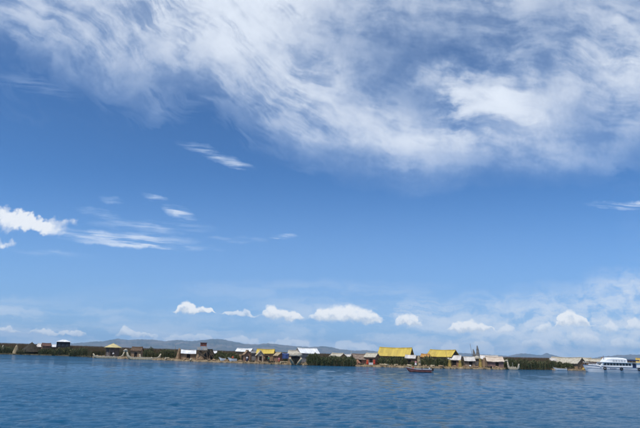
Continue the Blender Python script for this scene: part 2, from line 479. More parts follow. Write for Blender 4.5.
sheet_variation(WHITER, 0.12, 0.85)
sheet_variation(PALER, 0.16, 0.85)
REDP = mat('red_panel', (0.33, 0.10, 0.065), 0.7, (0.20, 0.065, 0.045), 1.6, bump=0.3)
DARKRED = mat('dark_red_roof', (0.14, 0.07, 0.055), 0.85, (0.09, 0.05, 0.04), 1.6, bump=0.4)
BLUET = mat('blue_tarp', (0.06, 0.10, 0.27), 0.6, (0.045, 0.07, 0.18), 1.5, bump=0.4)
DOORM = mat('doorway_dark', (0.03, 0.024, 0.02), 0.9, (0.018, 0.015, 0.013), 2.0)  # near-black: inner darkness of door openings put into colour; also boat-head eyes
MATG = mat('reed_ground', (0.34, 0.255, 0.155), 0.95, (0.17, 0.125, 0.075), 0.5, bump=1.0, bscale=5, dirt=(0.10, 0.085, 0.05))
BANKG = mat('muddy_reed_bank', (0.10, 0.085, 0.05), 0.95, (0.05, 0.045, 0.028), 0.5, bump=1.0, bscale=5)
HULLW = mat('white_hull_paint', (0.72, 0.74, 0.76), 0.35, (0.64, 0.66, 0.68), 0.5, spec=0.5, dirt=(0.50, 0.50, 0.48))
CABW = mat('white_cabin_paint', (0.80, 0.81, 0.81), 0.4, (0.73, 0.74, 0.74), 0.6, spec=0.5)
GLASS = mat('dark_window_glass', (0.012, 0.018, 0.024), 0.08, (0.02, 0.026, 0.03), 0.8, spec=0.6)
NAVY = mat('navy_paint', (0.03, 0.055, 0.15), 0.45, (0.025, 0.04, 0.10), 1.0)
RUBBER = mat('black_rubber', (0.018, 0.018, 0.02), 0.8, (0.03, 0.03, 0.03), 3.0)
STEEL = mat('galvanised_steel', (0.55, 0.56, 0.57), 0.35, (0.42, 0.43, 0.44), 2.0, metallic=0.6)
DHULL = mat('dark_boat_hull', (0.23, 0.085, 0.075), 0.5, (0.14, 0.06, 0.055), 1.2, spec=0.4)
GREYS = mat('grey_reed_bundle', (0.26, 0.25, 0.245), 0.9, (0.13, 0.125, 0.12), 1.2, bump=0.9, stripe=(6, 6, 6))
SKIN = mat('skin', (0.33, 0.18, 0.11), 0.6, (0.28, 0.15, 0.09), 8.0)
HAIR = mat('black_hair', (0.012, 0.01, 0.009), 0.6)
ROPE = mat('reed_rope', (0.30, 0.22, 0.12), 0.9)
def cloth(name, c):
    return mat('cloth_' + name, c, 0.85, tuple(x * 0.7 for x in c), 9.0, bump=0.4)
TOTORA = reed_mat('totora_green', (0.075, 0.068, 0.036), (0.055, 0.078, 0.030), (0.10, 0.095, 0.045), (0.16, 0.115, 0.058))
BELT = reed_mat('totora_belt', (0.060, 0.052, 0.028), (0.062, 0.072, 0.030), (0.115, 0.078, 0.048), (0.15, 0.098, 0.055))
LEAFY = reed_mat('bush_leaf', (0.035, 0.042, 0.018), (0.065, 0.090, 0.034), (0.11, 0.125, 0.050), (0.19, 0.155, 0.075))
LOOSE = reed_mat('loose_straw', (0.30, 0.22, 0.12), (0.38, 0.29, 0.17), (0.44, 0.35, 0.21), (0.20, 0.14, 0.08))

# ------------------------------------------------------------------ mesh helpers
class MB:
    def __init__(self):
        self.v = []
        self.f = []
        self.smooth = False
    def add(self, vs, fs):
        k = len(self.v)
        self.v += [tuple(p) for p in vs]
        self.f += [tuple(i + k for i in f) for f in fs]
        return self
    def box(self, x0, x1, y0, y1, z0, z1):
        return self.add([(x0, y0, z0), (x1, y0, z0), (x1, y1, z0), (x0, y1, z0), (x0, y0, z1), (x1, y0, z1), (x1, y1, z1), (x0, y1, z1)],
                        [(0, 3, 2, 1), (4, 5, 6, 7), (0, 1, 5, 4), (1, 2, 6, 5), (2, 3, 7, 6), (3, 0, 4, 7)])
    def loft(self, rings, cap=True, closed=True):
        n = len(rings[0])
        vs = [p for r_ in rings for p in r_]
        fs = []
        for i in range(len(rings) - 1):
            for j in range(n if closed else n - 1):
                a, b = i * n + j, i * n + (j + 1) % n
                fs.append((a, b, b + n, a + n))
        if cap and closed:
            fs.append(tuple(range(n - 1, -1, -1)))
            fs.append(tuple(range((len(rings) - 1) * n, len(rings) * n)))
        return self.add(vs, fs)
    def tube(self, pts, rad, n=8, flat=1.0):
        pts = [Vector(p) for p in pts]
        if not hasattr(rad, '__len__'):
            rad = [rad] * len(pts)
        rings = []
        prev = None
        for i, p in enumerate(pts):
            t = (pts[min(i + 1, len(pts) - 1)] - pts[max(i - 1, 0)]).normalized()
            if prev is None:
                a = Vector((0, 0, 1)) if abs(t.z) < 0.9 else Vector((0, 1, 0))
                s = t.cross(a).normalized()
            else:
                s = (prev - t * prev.dot(t)).normalized()
            prev = s
            b = t.cross(s)
            rings.append([p + (s * math.cos(2 * math.pi * k / n) + b * math.sin(2 * math.pi * k / n) * flat) * rad[i] for k in range(n)])
        return self.loft(rings)
    def lathe(self, prof, n=14, c=(0, 0, 0), jit=0.0):
        rings = []
        for (r_, z) in prof:
            rings.append([(c[0] + r_ * math.cos(2 * math.pi * k / n) * (1 + random.uniform(-jit, jit)), c[1] + r_ * math.sin(2 * math.pi * k / n) * (1 + random.uniform(-jit, jit)), c[2] + z + random.uniform(-jit, jit) * 0.3) for k in range(n)])
        return self.loft(rings)
    def sheet(self, fn, nu, nv, thick):
        """grid surface fn(u,v)->Vector with a thickness below it"""
        top = [[Vector(fn(i / nu, j / nv)) for j in range(nv + 1)] for i in range(nu + 1)]
        vs, fs = [], []
        W = nv + 1
        for i in range(nu + 1):
            for j in range(W):
                vs.append(top[i][j])
        off = len(vs)
        for i in range(nu + 1):
            for j in range(W):
                vs.append(top[i][j] - Vector((0, 0, thick)))
        for i in range(nu):
            for j in range(nv):
                a = i * W + j
                fs.append((a, a + W, a + W + 1, a + 1))
                fs.append((off + a, off + a + 1, off + a + W + 1, off + a + W))
        for i in range(nu):
            a, b = i * W, (i + 1) * W
            fs.append((a, off + a, off + b, b))
            a, b = i * W + nv, (i + 1) * W + nv
            fs.append((a, b, off + b, off + a))
        for j in range(nv):
            a = j
            fs.append((a, a + 1, off + a + 1, off + a))
            a = nu * W + j
            fs.append((a, off + a, off + a + 1, a + 1))
        return self.add(vs, fs)
    def obj(self, name, material, parent=None, smooth=False):
        me = bpy.data.meshes.new(name)
        me.from_pydata(self.v, [], self.f)
        me.materials.append(material)
        if smooth:
            me.polygons.foreach_set('use_smooth', [True] * len(me.polygons))
        me.update()
        o = bpy.data.objects.new(name, me)
        COL.objects.link(o)
        if parent is not None:
            o.parent = parent
        return o

def tag(o, label, cat, group=None, kind=None):
    if label: o['label'] = label
    if cat: o['category'] = cat
    if group: o['group'] = group
    if kind: o['kind'] = kind
    return o

def thing(name, label, cat, loc=(0, 0, 0), rz=0.0, group=None):
    o = bpy.data.objects.new(name, None)
    o.empty_display_size = 0.2
    COL.objects.link(o)
    o.location = loc
    o.rotation_euler = (0, 0, rz)
    return tag(o, label, cat, group)

def fast_mesh(name, verts, loops, starts, totals, material, attrs=None, smooth=False):
    me = bpy.data.meshes.new(name)
    me.vertices.add(len(verts))
    me.vertices.foreach_set('co', np.asarray(verts, dtype=np.float32).ravel())
    me.loops.add(len(loops))
    me.loops.foreach_set('vertex_index', np.asarray(loops, dtype=np.int32))
    me.polygons.add(len(starts))
    me.polygons.foreach_set('loop_start', np.asarray(starts, dtype=np.int32))
    me.polygons.foreach_set('loop_total', np.asarray(totals, dtype=np.int32))
    if attrs:
        for k, a in attrs.items():
            at = me.attributes.new(k, 'FLOAT', 'POINT')
            at.data.foreach_set('value', np.asarray(a, dtype=np.float32))
    me.materials.append(material)
    me.update(calc_edges=True)
    me.validate()
    if smooth:
        me.polygons.foreach_set('use_smooth', np.ones(len(starts), dtype=bool))
    o = bpy.data.objects.new(name, me)
    COL.objects.link(o)
    return o

def blades(name, base, h, width, lean, material, curve=0.35, tint=None):
    """base (n,3), h (n), width (n), lean (n,2) horizontal offset of the tip"""
    n = len(base)
    ang = rng.uniform(0, math.pi, n)
    s = np.stack([np.cos(ang), np.sin(ang) * 0.6, np.zeros(n)], 1) * (width[:, None] / 2)
    mid = base + np.stack([lean[:, 0] * curve, lean[:, 1] * curve, h * 0.6], 1)
    tip = base + np.stack([lean[:, 0], lean[:, 1], h], 1)
    V = np.empty((n, 5, 3))
    V[:, 0] = base - s; V[:, 1] = base + s; V[:, 2] = mid + s * 0.9; V[:, 3] = mid - s * 0.9; V[:, 4] = tip
    k = np.arange(n)[:, None] * 5
    L = np.concatenate([k + np.array([[0, 1, 2, 3]]), k + np.array([[3, 2, 4]])], 1).ravel()
    starts = (np.arange(n)[:, None] * 7 + np.array([[0, 4]])).ravel()
    tot = np.tile([4, 3], n)
    al = np.tile([0, 0, 0.6, 0.6, 1.0], n)
    tt = np.repeat(rng.uniform(0, 1, n) if tint is None else tint, 5)
    return fast_mesh(name, V.reshape(-1, 3), L, starts, tot, material, {'along': al, 'tint': tt})

def vnoise(x, y, s, seed=0.0):
    return np.array([mnoise.noise(Vector((a * s + seed, b * s - seed, seed * 0.37))) for a, b in zip(x, y)])

# ------------------------------------------------------------------ where the shore lies (from the waterline in the photo)
SHORE_PX = [(-120, 351.0), (0, 354.3), (30, 355.0), (60, 355.9), (85, 357.0), (92, 357.8), (130, 359.2), (170, 360.6), (210, 362.2), (250, 363.6),
            (300, 365.2), (330, 365.9), (352, 366.4), (380, 367.2), (420, 368.2), (460, 369.0), (500, 369.6), (520, 369.7), (550, 370.0),
            (590, 370.9), (640, 372.2), (760, 375.4)]
def lerp(tab, x):
    return float(np.interp(x, [t[0] for t in tab], [t[1] for t in tab]))
SHORE = [ground(px, py) for px, py in SHORE_PX]
def SY(px):
    return float(np.interp(px, [t[0] for t in SHORE_PX], [s.y for s in SHORE]))
def SYx(x):
    return float(np.interp(x, [s.x for s in SHORE], [s.y for s in SHORE]))
print('shore Y:', [(t[0], round(s.x), round(s.y)) for t, s in zip(SHORE_PX, SHORE)])
MAT_Z = 0.45     # top of the floating reed mats

# ------------------------------------------------------------------ water: one sheet, near part with real waves
def build_water():
    x0, x1, y0, y1 = -125.0, 125.0, 12.0, 150.0
    k = 0.0062
    ys = [y0]
    while ys[-1] < y1:
        ys.append(ys[-1] + max(0.13, ys[-1] * k))
    ys[-1] = y1
    ys = np.array(ys)
    xs = np.linspace(x0, x1, 960)
    X, Y = np.meshgrid(xs, ys)
    Z = np.zeros_like(X)
    r2 = np.random.default_rng(5)
    dxs = xs[1] - xs[0]
    dys = np.gradient(ys)[:, None]
    env = 0.75 + 0.35 * np.sin(X * 0.05 + 1.3 * np.sin(Y * 0.06)) * np.sin(Y * 0.11 + 0.9 * np.sin(X * 0.043 + 2))
    for i in range(64):
        lam = 0.62 * (3.6 / 0.62) ** (i / 63.0)
        th = r2.normal(0.2, 0.85)
        kx, ky = math.sin(th) * 2 * math.pi / lam, math.cos(th) * 2 * math.pi / lam
        slope = 0.054 * (1.0 if lam < 0.9 else (0.9 / lam) ** 1.2)
        res = np.clip((lam / np.maximum(dys, dxs) - 2.0) / 2.0, 0, 1)
        ph = r2.uniform(0, 6.28)
        warp = 0.6 * np.sin(X * 0.21 / lam + ph) + 0.6 * np.sin(Y * 0.17 / lam + 2 * ph)
        s = np.sin(kx * X + ky * Y + ph + warp)
        Z += (slope * lam / (2 * math.pi)) * (s + 0.25 * (s * s - 0.5)) * res * env
    edge = np.minimum(np.minimum(X - x0, x1 - X), np.minimum(Y - y0, y1 - Y))
    Z *= np.clip(edge / 6.0, 0, 1)
    nr, nc = X.shape
    V = np.stack([X, Y, Z], -1).reshape(-1, 3)
    idx = np.arange(nr * nc).reshape(nr, nc)
    Q = np.stack([idx[:-1, :-1], idx[:-1, 1:], idx[1:, 1:], idx[1:, :-1]], -1).reshape(-1, 4)
    # outer sheet out to the horizon, joined along the straight edges of the near part
    B = 16500.0
    xo = [-B, x0, x1, B]
    yo = [-B, y0, y1, B]
    OV = np.array([(a, b, 0.0) for b in yo for a in xo])
    base = len(V)
    OQ = []
    for j in range(3):
        for i in range(3):
            if i == 1 and j == 1:
                continue
            a = base + j * 4 + i
            OQ.append((a, a + 1, a + 5, a + 4))
    V = np.concatenate([V, OV])
    Q = np.concatenate([Q, np.array(OQ)])
    m_ = bpy.data.materials.new('lake_water')
    m_.use_nodes = True
    t = NT(m_.node_tree)
    b = m_.node_tree.nodes['Principled BSDF']
    pos = t.n('ShaderNodeNewGeometry').outputs['Position']
    patch = t.noise(t.mapping(pos, scale=(0.010, 0.030, 0)), 1.0, 5, 0.6, 0.6)
    pf = t.sstep(patch, 0.36, 0.64)
    b.inputs['IOR'].default_value = 1.333
    b.inputs['Specular IOR Level'].default_value = 0.30
    t.put(b.inputs['Base Color'], t.mix(pf, (0.000, 0.066, 0.146, 1), (0.001, 0.076, 0.162, 1)))
    t.put(b.inputs['Roughness'], t.m('ADD', 0.06, t.m('MULTIPLY', pf, 0.05)))
    n1 = t.noise(t.mapping(pos, rot=(0, 0, R(14)), scale=(1.7, 2.6, 1)), 1.0, 4, 0.6, 0.5)
    n2 = t.noise(t.mapping(pos, rot=(0, 0, R(-18)), scale=(5.0, 7.5, 1)), 1.0, 5, 0.66, 0.3)
    hgt = t.m('ADD', t.m('MULTIPLY', n1, 0.42), t.m('MULTIPLY', n2, 0.26))
    bp = t.n('ShaderNodeBump')
    t.put(bp.inputs['Strength'], t.m('ADD', 0.65, t.m('MULTIPLY', pf, 0.35)))
    bp.inputs['Distance'].default_value = 0.55
    t.put(bp.inputs['Height'], hgt)
    t.put(b.inputs['Normal'], bp.outputs[0])
    starts = np.arange(len(Q)) * 4
    o = fast_mesh('water', V, Q.ravel(), starts, np.full(len(Q), 4), m_, smooth=True)
    tag(o, 'wind-rippled deep blue lake water', 'lake', kind='structure')
    return o
build_water()

# ------------------------------------------------------------------ far hills
HILLM = mat('dry_hillside', (0.17, 0.13, 0.085), 0.95, (0.055, 0.06, 0.035), 0.0022, bump=0.0, stretch=(1, 1, 1))
def hills(tab, Y, depth, label, seed):
    pxs = np.array([t[0] for t in tab]); pys = np.array([t[1] for t in tab])
    n = max(60, int((pxs[-1] - pxs[0]) * 1.2))
    m_ = 26
    V, Q = [], []
    for i in range(n + 1):
        px = pxs[0] + (pxs[-1] - pxs[0]) * i / n
        py = float(np.interp(px, pxs, pys))
        top = P(px, py, Y)
        crest = max(6.0, top.z + 9.0 * mnoise.noise(Vector((px * 0.45, seed, 0))) + 5.0 * mnoise.noise(Vector((px * 1.3, seed, 4))))
        for j in range(m_ + 1):
            t = j / m_ * 2 - 1
            yy = Y + t * depth
            prof = (1 - abs(t)) ** 1.25
            spur = 1.0 + 0.95 * (1 - prof) * mnoise.noise(Vector((px * 0.11, t * 2.0, seed))) + 0.6 * (1 - prof) * mnoise.noise(Vector((px * 0.33, t * 4.0, seed + 5)))
            z = crest * prof * max(0.05, spur) - 3.0
            V.append((top.x * (yy / Y), yy, z))
    W = m_ + 1
    for i in range(n):
        for j in range(m_):
            a = i * W + j
            Q.append((a, a + W, a + W + 1, a + 1))
    o = fast_mesh('hills', np.array(V), np.array(Q).ravel(), np.arange(len(Q)) * 4, np.full(len(Q), 4), HILLM, smooth=True)
    tag(o, label, 'hills', kind='structure')
hills([(40, 345.5), (60, 344.0), (80, 342.6), (95, 341.4), (103, 341.2), (112, 339.4), (118, 338.6), (128, 339.9), (140, 339.2), (152, 339.4), (165, 341.0), (178, 339.8),
       (190, 341.0), (200, 340.3), (213, 338.9), (222, 339.0), (232, 341.3), (245, 343.7), (258, 344.2), (268, 343.0), (280, 344.6), (295, 346.0), (310, 347.0),
       (322, 346.0), (330, 346.9), (340, 349.0), (355, 350.6), (366, 350.0), (378, 351.4), (395, 354.5)], 12500, 2200, 'long blue-hazed mountain range on the horizon at left', 1.7)
hills([(432, 356.0), (445, 353.6), (455, 352.7), (466, 353.0), (478, 354.0), (495, 354.9), (508, 355.8), (515, 354.3), (522, 353.1), (530, 353.9), (538, 355.0),
       (542, 354.9), (546, 352.7), (551, 354.4), (560, 356.6), (575, 358.6)], 14000, 1900, 'low blue hills with one small peak on the horizon right of centre', 5.1)
hills([(585, 359.0), (600, 356.8), (612, 355.7), (618, 354.8), (624, 355.0), (630, 354.3), (637, 354.8), (650, 354.4), (670, 355.4), (700, 360.0), (730, 363.0)], 12000, 1900, 'low dark blue hills on the horizon above the white ferry', 9.3)

# ------------------------------------------------------------------ reed belt behind the islands
TOP_PX = [(-200, 337.2), (0, 341.9), (40, 343.2), (70, 344.6), (90, 345.2), (130, 346.8), (200, 349.0), (300, 351.7), (340, 352.8), (420, 354.8), (520, 356.3), (560, 357.2), (600, 358.1), (640, 359.0), (800, 363.2)]
def build_belt():
    n = 150000
    px = rng.uniform(-130, 770, n)
    dep = rng.uniform(0, 1, n) ** 1.6 * 30.0
    xs, ys, hs, wd = [], [], [], []
    for a, d in zip(px, dep):
        back = 24.0 + 3.0 * mnoise.noise(Vector((a * 0.05, 0, 0)))
        if a < 88: back = 9.0 + 3.0 * mnoise.noise(Vector((a * 0.05, 3, 0)))
        elif a < 100: back = 9.0 + 15.0 * (a - 88) / 12
        if 503 < a < 556: back = 6.0 + 2.0 * mnoise.noise(Vector((a * 0.09, 3, 0)))
        Y = SY(a) + back + d
        p = P(a, lerp(TOP_PX, a), Y)
        h = p.z * (0.93 + 0.07 * random.random()) + 0.10 * mnoise.noise(Vector((a * 0.35, d * 0.2, 1)))
        if d < 5: h *= 0.72 + 0.056 * d + 0.1 * mnoise.noise(Vector((a * 0.2, 7, 0)))
        xs.append(p.x); ys.append(Y); hs.append(h)
    hs = np.array(hs)
    base = np.stack([xs, ys, np.full(n, -0.15)], 1)
    lean = rng.normal(0, 0.16, (n, 2))
    o = blades('reed_bed', base, hs, rng.uniform(0.06, 0.13, n), lean, BELT)
    tag(o, 'long belt of brown and green totora reeds behind the islands', 'reeds', kind='stuff')
build_belt()

# ------------------------------------------------------------------ floating islands
def island(px0, px1, depth, label, seed, material=MATG, zt=MAT_Z, front=0.0):
    fr, bk = [], []
    n = int((px1 - px0) * 1.5) + 6
    for i in range(n + 1):
        a = px0 + (px1 - px0) * i / n
        t = i / n
        endf = min(1.0, min(t, 1 - t) * n / 7.0)
        Y = SY(a) + front + 0.9 * mnoise.noise(Vector((a * 0.16, seed, 0))) + 0.4 * mnoise.noise(Vector((a * 0.7, seed, 2))) + (1 - endf) ** 2 * 3.5
        q0 = P(a, 360, Y)
        fr.append((q0.x, Y))
        Yb = SY(a) + depth * (0.85 + 0.15 * endf) - (1 - endf) ** 2 * 3.0
        bk.append((P(a, 360, Yb).x, Yb))
    m_ = 10
    V, Q = [], []
    W = m_ + 3
    for i in range(n + 1):
        (xa, ya), (xb, yb) = fr[i], bk[i]
        V.append((xa, ya - 0.06, -0.4))
        for j in range(m_ + 1):
            t = (j / m_) ** 1.6
            x, y = xa + (xb - xa) * t, ya + (yb - ya) * t
            z = zt * (0.62 if j == 0 else 1.0) + 0.10 * mnoise.noise(Vector((x * 0.5, y * 0.5, seed))) + 0.05 * mnoise.noise(Vector((x * 2, y * 2, seed)))
            V.append((x, y, z))
        V.append((xb, yb + 0.05, -0.4))
    for i in range(n):
        for j in range(W - 1):
            a = i * W + j
            Q.append((a, a + W, a + W + 1, a + 1))
    o = fast_mesh('floating_island', np.array(V), np.array(Q).ravel(), np.arange(len(Q)) * 4, np.full(len(Q), 4), material, smooth=False)
    tag(o, label, 'island', kind='structure')
    # loose straw hanging over the front edge and lying on the mat
    cnt = int((px1 - px0) * 42)
    a = rng.uniform(px0 + 1, px1 - 1, cnt)
    t = rng.uniform(0, 1, cnt) ** 2 * min((depth - front) * 0.6, 9.0)
    base = []
    for aa, tt in zip(a, t):
        Y = SY(aa) + front + 0.1 + tt
        base.append((P(aa, 360, Y).x, Y, (zt if tt > 0.8 else zt * 0.4) - 0.05))
    base = np.array(base)
    s = blades('loose_straw', base, rng.uniform(0.06, 0.20, cnt) + 0.55 * rng.uniform(0, 1, cnt) ** 4, rng.uniform(0.04, 0.11, cnt), rng.normal(0, 0.45, (cnt, 2)), LOOSE if material is MATG else BELT, curve=0.6)
    tag(s, 'loose cut reeds strewn along ' + label.replace('floating ', ''), 'straw', kind='stuff')
island(-90, 91, 12, 'dark muddy reed bank at the far left shore', 3.0, BANKG, 0.30)
island(92, 309, 22, 'floating reed island under the watchtower', 1.0)
island(352, 506, 22, 'floating reed island under the yellow-roofed houses', 2.0)
island(309.5, 351.5, 22, 'floating reed island hidden behind the broad dark reed clumps', 6.0, front=6.5)
island(548, 690, 22, 'floating reed island behind the white ferry', 4.0)

# ------------------------------------------------------------------ generic placing
def place(px, off):
    """spot on the island, off metres behind the waterline, seen at photo column px"""
    Y = SY(px) + off
    p = P(px, 360, Y)
    return Vector((p.x, Y, 0)), math.atan2(p.x, Y)

def zat(px, py, off):
    return P(px, py, SY(px) + off).z

def mpp(px, off):
    Y = SY(px) + off
    return (P(px + 1, 355, Y) - P(px, 355, Y)).x

# ------------------------------------------------------------------ houses
def hut(px0, px1, ridge_py, eave_py, off, label, roofm, wallm, depth=4.0, rel=0.0, over=0.35, name='reed_house', group=None, sheet=False, door=0.5, window=None, gable=None, wall_h=None, thick=0.14, door_w=0.9, base_z=None, ragged=0.10):
    pc = (px0 + px1) / 2
    loc, az = place(pc, off)
    s = mpp(pc, off)
    vis = (px1 - px0) * s
    if abs(rel) >= 60:          # gable end towards the viewer
        W, depth = depth, vis / math.sin(R(abs(rel))) * 0.86
    elif abs(rel) >= 45:
        W = max(2.3, (vis - depth * math.sin(R(abs(rel))) * 0.7) / math.cos(R(rel)))
    else:
        W = vis / math.cos(R(rel))
    bz = MAT_Z + 0.02 if base_z is None else base_z
    zr = zat(pc, ridge_py, off) - bz
    ze = zat(pc, eave_py, off - depth / 2) - bz
    ze = max(0.9, min(ze, zr - 0.35))
    t = thing(name, label, 'house', (loc.x, loc.y, bz), -az - R(rel), group)
    hx, hy = W / 2 - over, depth / 2 - over
    k = (zr - ze) / (depth / 2)
    zw = ze + over * k - thick - 0.03          # wall top at the eaves
    zg = zr - thick - 0.06                      # gable point
    # walls: four separate sides
    def side(y):
        y0, y1 = (y, y + 0.10) if y < 0 else (y - 0.10, y)
        if y < 0 and door is not None:
            dxm = -hx + 2 * hx * door
            dh = min(1.75, zw - 0.12)
            m_ = MB()
            m_.box(-hx, dxm - door_w / 2, y0, y1, 0, zw)
            m_.box(dxm + door_w / 2, hx, y0, y1, 0, zw)
            m_.box(dxm - door_w / 2, dxm + door_w / 2, y0, y1, dh, zw)
            m_.obj('front_wall', wallm, t)
            d = MB().box(dxm - door_w / 2 + 0.004, dxm + door_w / 2 - 0.004, y1 - 0.05, y1 - 0.01, 0.01, dh - 0.004).obj('door', DOORM, t)  # dark panel standing for the unlit door opening
            f = MB()
            f.box(dxm - door_w / 2 - 0.07, dxm - door_w / 2 - 0.003, y0 - 0.03, y0 + 0.02, 0, dh + 0.07)
            f.box(dxm + door_w / 2 + 0.003, dxm + door_w / 2 + 0.07, y0 - 0.03, y0 + 0.02, 0, dh + 0.07)
            f.obj('door_frame', WOOD, d)
        else:
            MB().box(-hx, hx, y0, y1, 0, zw).obj('back_wall' if y > 0 else 'front_wall', wallm, t)
    side(-hy)
    side(hy)
    gm = gable or wallm
    for sx in (-1, 1):
        x0, x1 = (hx - 0.005, hx + 0.10) if sx > 0 else (-hx - 0.10, -hx + 0.005)
        pr = [(-hy, 0), (hy, 0), (hy, zw), (0, zg), (-hy, zw)]
        m_ = MB()
        m_.add([(x0, y, z) for y, z in pr] + [(x1, y, z) for y, z in pr],
               [(0, 1, 2, 3, 4), (9, 8, 7, 6, 5)] + [((i + 1) % 5, i, i + 5, (i + 1) % 5 + 5) for i in range(5)])
        gw = m_.obj('gable_wall', gm, t)
        if rel >= 60 and sx > 0:
            dw, dh = min(0.5, hy * 0.45), min(1.7, zw * 0.9 + 0.2)
            dd = MB().box(x1 + 0.003, x1 + 0.03, -dw, dw, 0.0, dh).obj('door', DOORM, gw)
    # roof: two slopes
    sd_ = random.uniform(0, 99)
    for sy in (-1, 1):
        def fn(u, v, sy=sy):
            x = (u - 0.5) * W
            z = zr - v * (zr - ze)
            y = sy * v * depth / 2
            z -= 0.05 * math.sqrt(W) * math.sin(math.pi * u) * (1 - 0.4 * v) + 0.03 * math.sin(sd_ + 3 * u)
            if sheet:
                z += 0.03 * mnoise.noise(Vector((math.floor(u * W / 0.9) * 3.7, math.floor(v * 2), sd_)))
                z += 0.030 * math.sin(u * W * 2 * math.pi / 0.36)
                if v > 0.99: z -= 0.0
            else:
                z += 0.06 * mnoise.noise(Vector((x * 1.3, v * 3, sd_))) - 0.05 * math.sin(math.pi * v) * (zr - ze) * 0.5
                if v > 0.99:
                    e = ragged * (mnoise.noise(Vector((x * 6, sd_, 2))) + 0.6 * mnoise.noise(Vector((x * 17, sd_, 5))))
                    z += e * 0.9; y -= sy * e * 0.6
                if u < 0.01 or u > 0.99:
                    x += (0.6 * ragged) * mnoise.noise(Vector((v * 9, sd_, u * 5)))
            return (x, y, z)
        nu = max(10, int(W * (9 if sheet else 3)))
        MB().sheet(fn, min(nu, 110), 5, thick if not sheet else 0.035).obj('roof_slope', roofm, t, smooth=sheet)
    # ridge roll
    pts = [((i / 8 - 0.5) * (W - 0.04), 0, zr + (0.03 if sheet else 0.05) - 0.05 * math.sqrt(W) * math.sin(math.pi * i / 8) + 0.03 * mnoise.noise(Vector((i, sd_, 0)))) for i in range(9)]
    MB().tube(pts, 0.07 if sheet else 0.13, 7).obj('ridge_roll', roofm, t, smooth=True)
    # corner posts
    for sx in (-1, 1):
        for sy in (-1, 1):
            MB().tube([(sx * (hx + 0.15), sy * (hy + 0.05), -0.05), (sx * (hx + 0.15), sy * (hy + 0.05), zw - 0.02)], 0.055, 6).obj('corner_post', WOOD, t)
    if window is not None:
        for wx in window:
            x = -hx + 2 * hx * wx
            z0 = zw * 0.45
            f = MB()
            f.box(x - 0.38, x + 0.38, -hy - 0.035, -hy - 0.004, z0 - 0.05, z0 + 0.50)
            fo = f.obj('window', WOOD, t)
            MB().box(x - 0.32, x + 0.32, -hy - 0.05, -hy - 0.036, z0, z0 + 0.45).obj('pane', GLASS, fo)
    return t

def round_pavilion(px0, px1, apex_py, eave_py, off, label, roofm, wallm=None, square=False, walls=True, name='pavilion', base_z=None, mid=None):
    pc = (px0 + px1) / 2
    loc, az = place(pc, off)
    r_ = (px1 - px0) * mpp(pc, off) / 2
    bz = MAT_Z if base_z is None else base_z
    za = zat(pc, apex_py, off) - bz
    ze = zat(pc, eave_py, off - r_) - bz
    t = thing(name, label, 'hut', (loc.x, loc.y, bz), -az)
    n = 4 if square else 20
    prof = []
    for i in range(7):
        v = i / 6
        prof.append((max(0.03, r_ * v * (1.41 if square else 1.0)), za - (za - ze) * (v ** 1.12)))
    rot = math.pi / 4 if square else 0
    m_ = MB()
    rings = []
    for (rr, z) in prof:
        rings.append([(rr * math.cos(2 * math.pi * k / n + rot) * (1 + (0 if square else random.uniform(-0.03, 0.03))), rr * math.sin(2 * math.pi * k / n + rot), z + random.uniform(-0.03, 0.03)) for k in range(n)])
    rings.append([(x * 0.97, y * 0.97, z - 0.16) for x, y, z in rings[-1]])
    rings.append([(x * 0.25, y * 0.25, za - (za - ze) * 0.35 - 0.2) for x, y, z in rings[-1]])
    m_.loft(rings)
    ro = m_.obj('roof', roofm, t)
    MB().tube([(0, 0, za - 0.05), (0, 0, za + 0.28)], [0.09, 0.03], 6).obj('finial', roofm, ro)
    np_ = 4 if square else 8
    for k in range(np_):
        a = 2 * math.pi * (k + 0.5) / np_ if not square else math.pi / 4 + k * math.pi / 2
        rr = r_ * (1.1 if square else 0.82)
        MB().tube([(rr * math.cos(a), rr * math.sin(a), -0.05), (rr * math.cos(a), rr * math.sin(a), ze - 0.05)], 0.07, 6).obj('post', WOOD, t)
    if walls and wallm:
        rr = r_ * 0.72
        if square:
            MB().box(-rr, rr, -rr, rr, 0, ze - 0.02).obj('wall', wallm, t)
        else:
            MB().lathe([(rr, 0), (rr, ze + 0.05)], 18).obj('wall', wallm, t)
            MB().box(-0.45, 0.45, -rr - 0.02, -rr + 0.2, 0, 1.5).obj('door', DOORM, t)
    return t

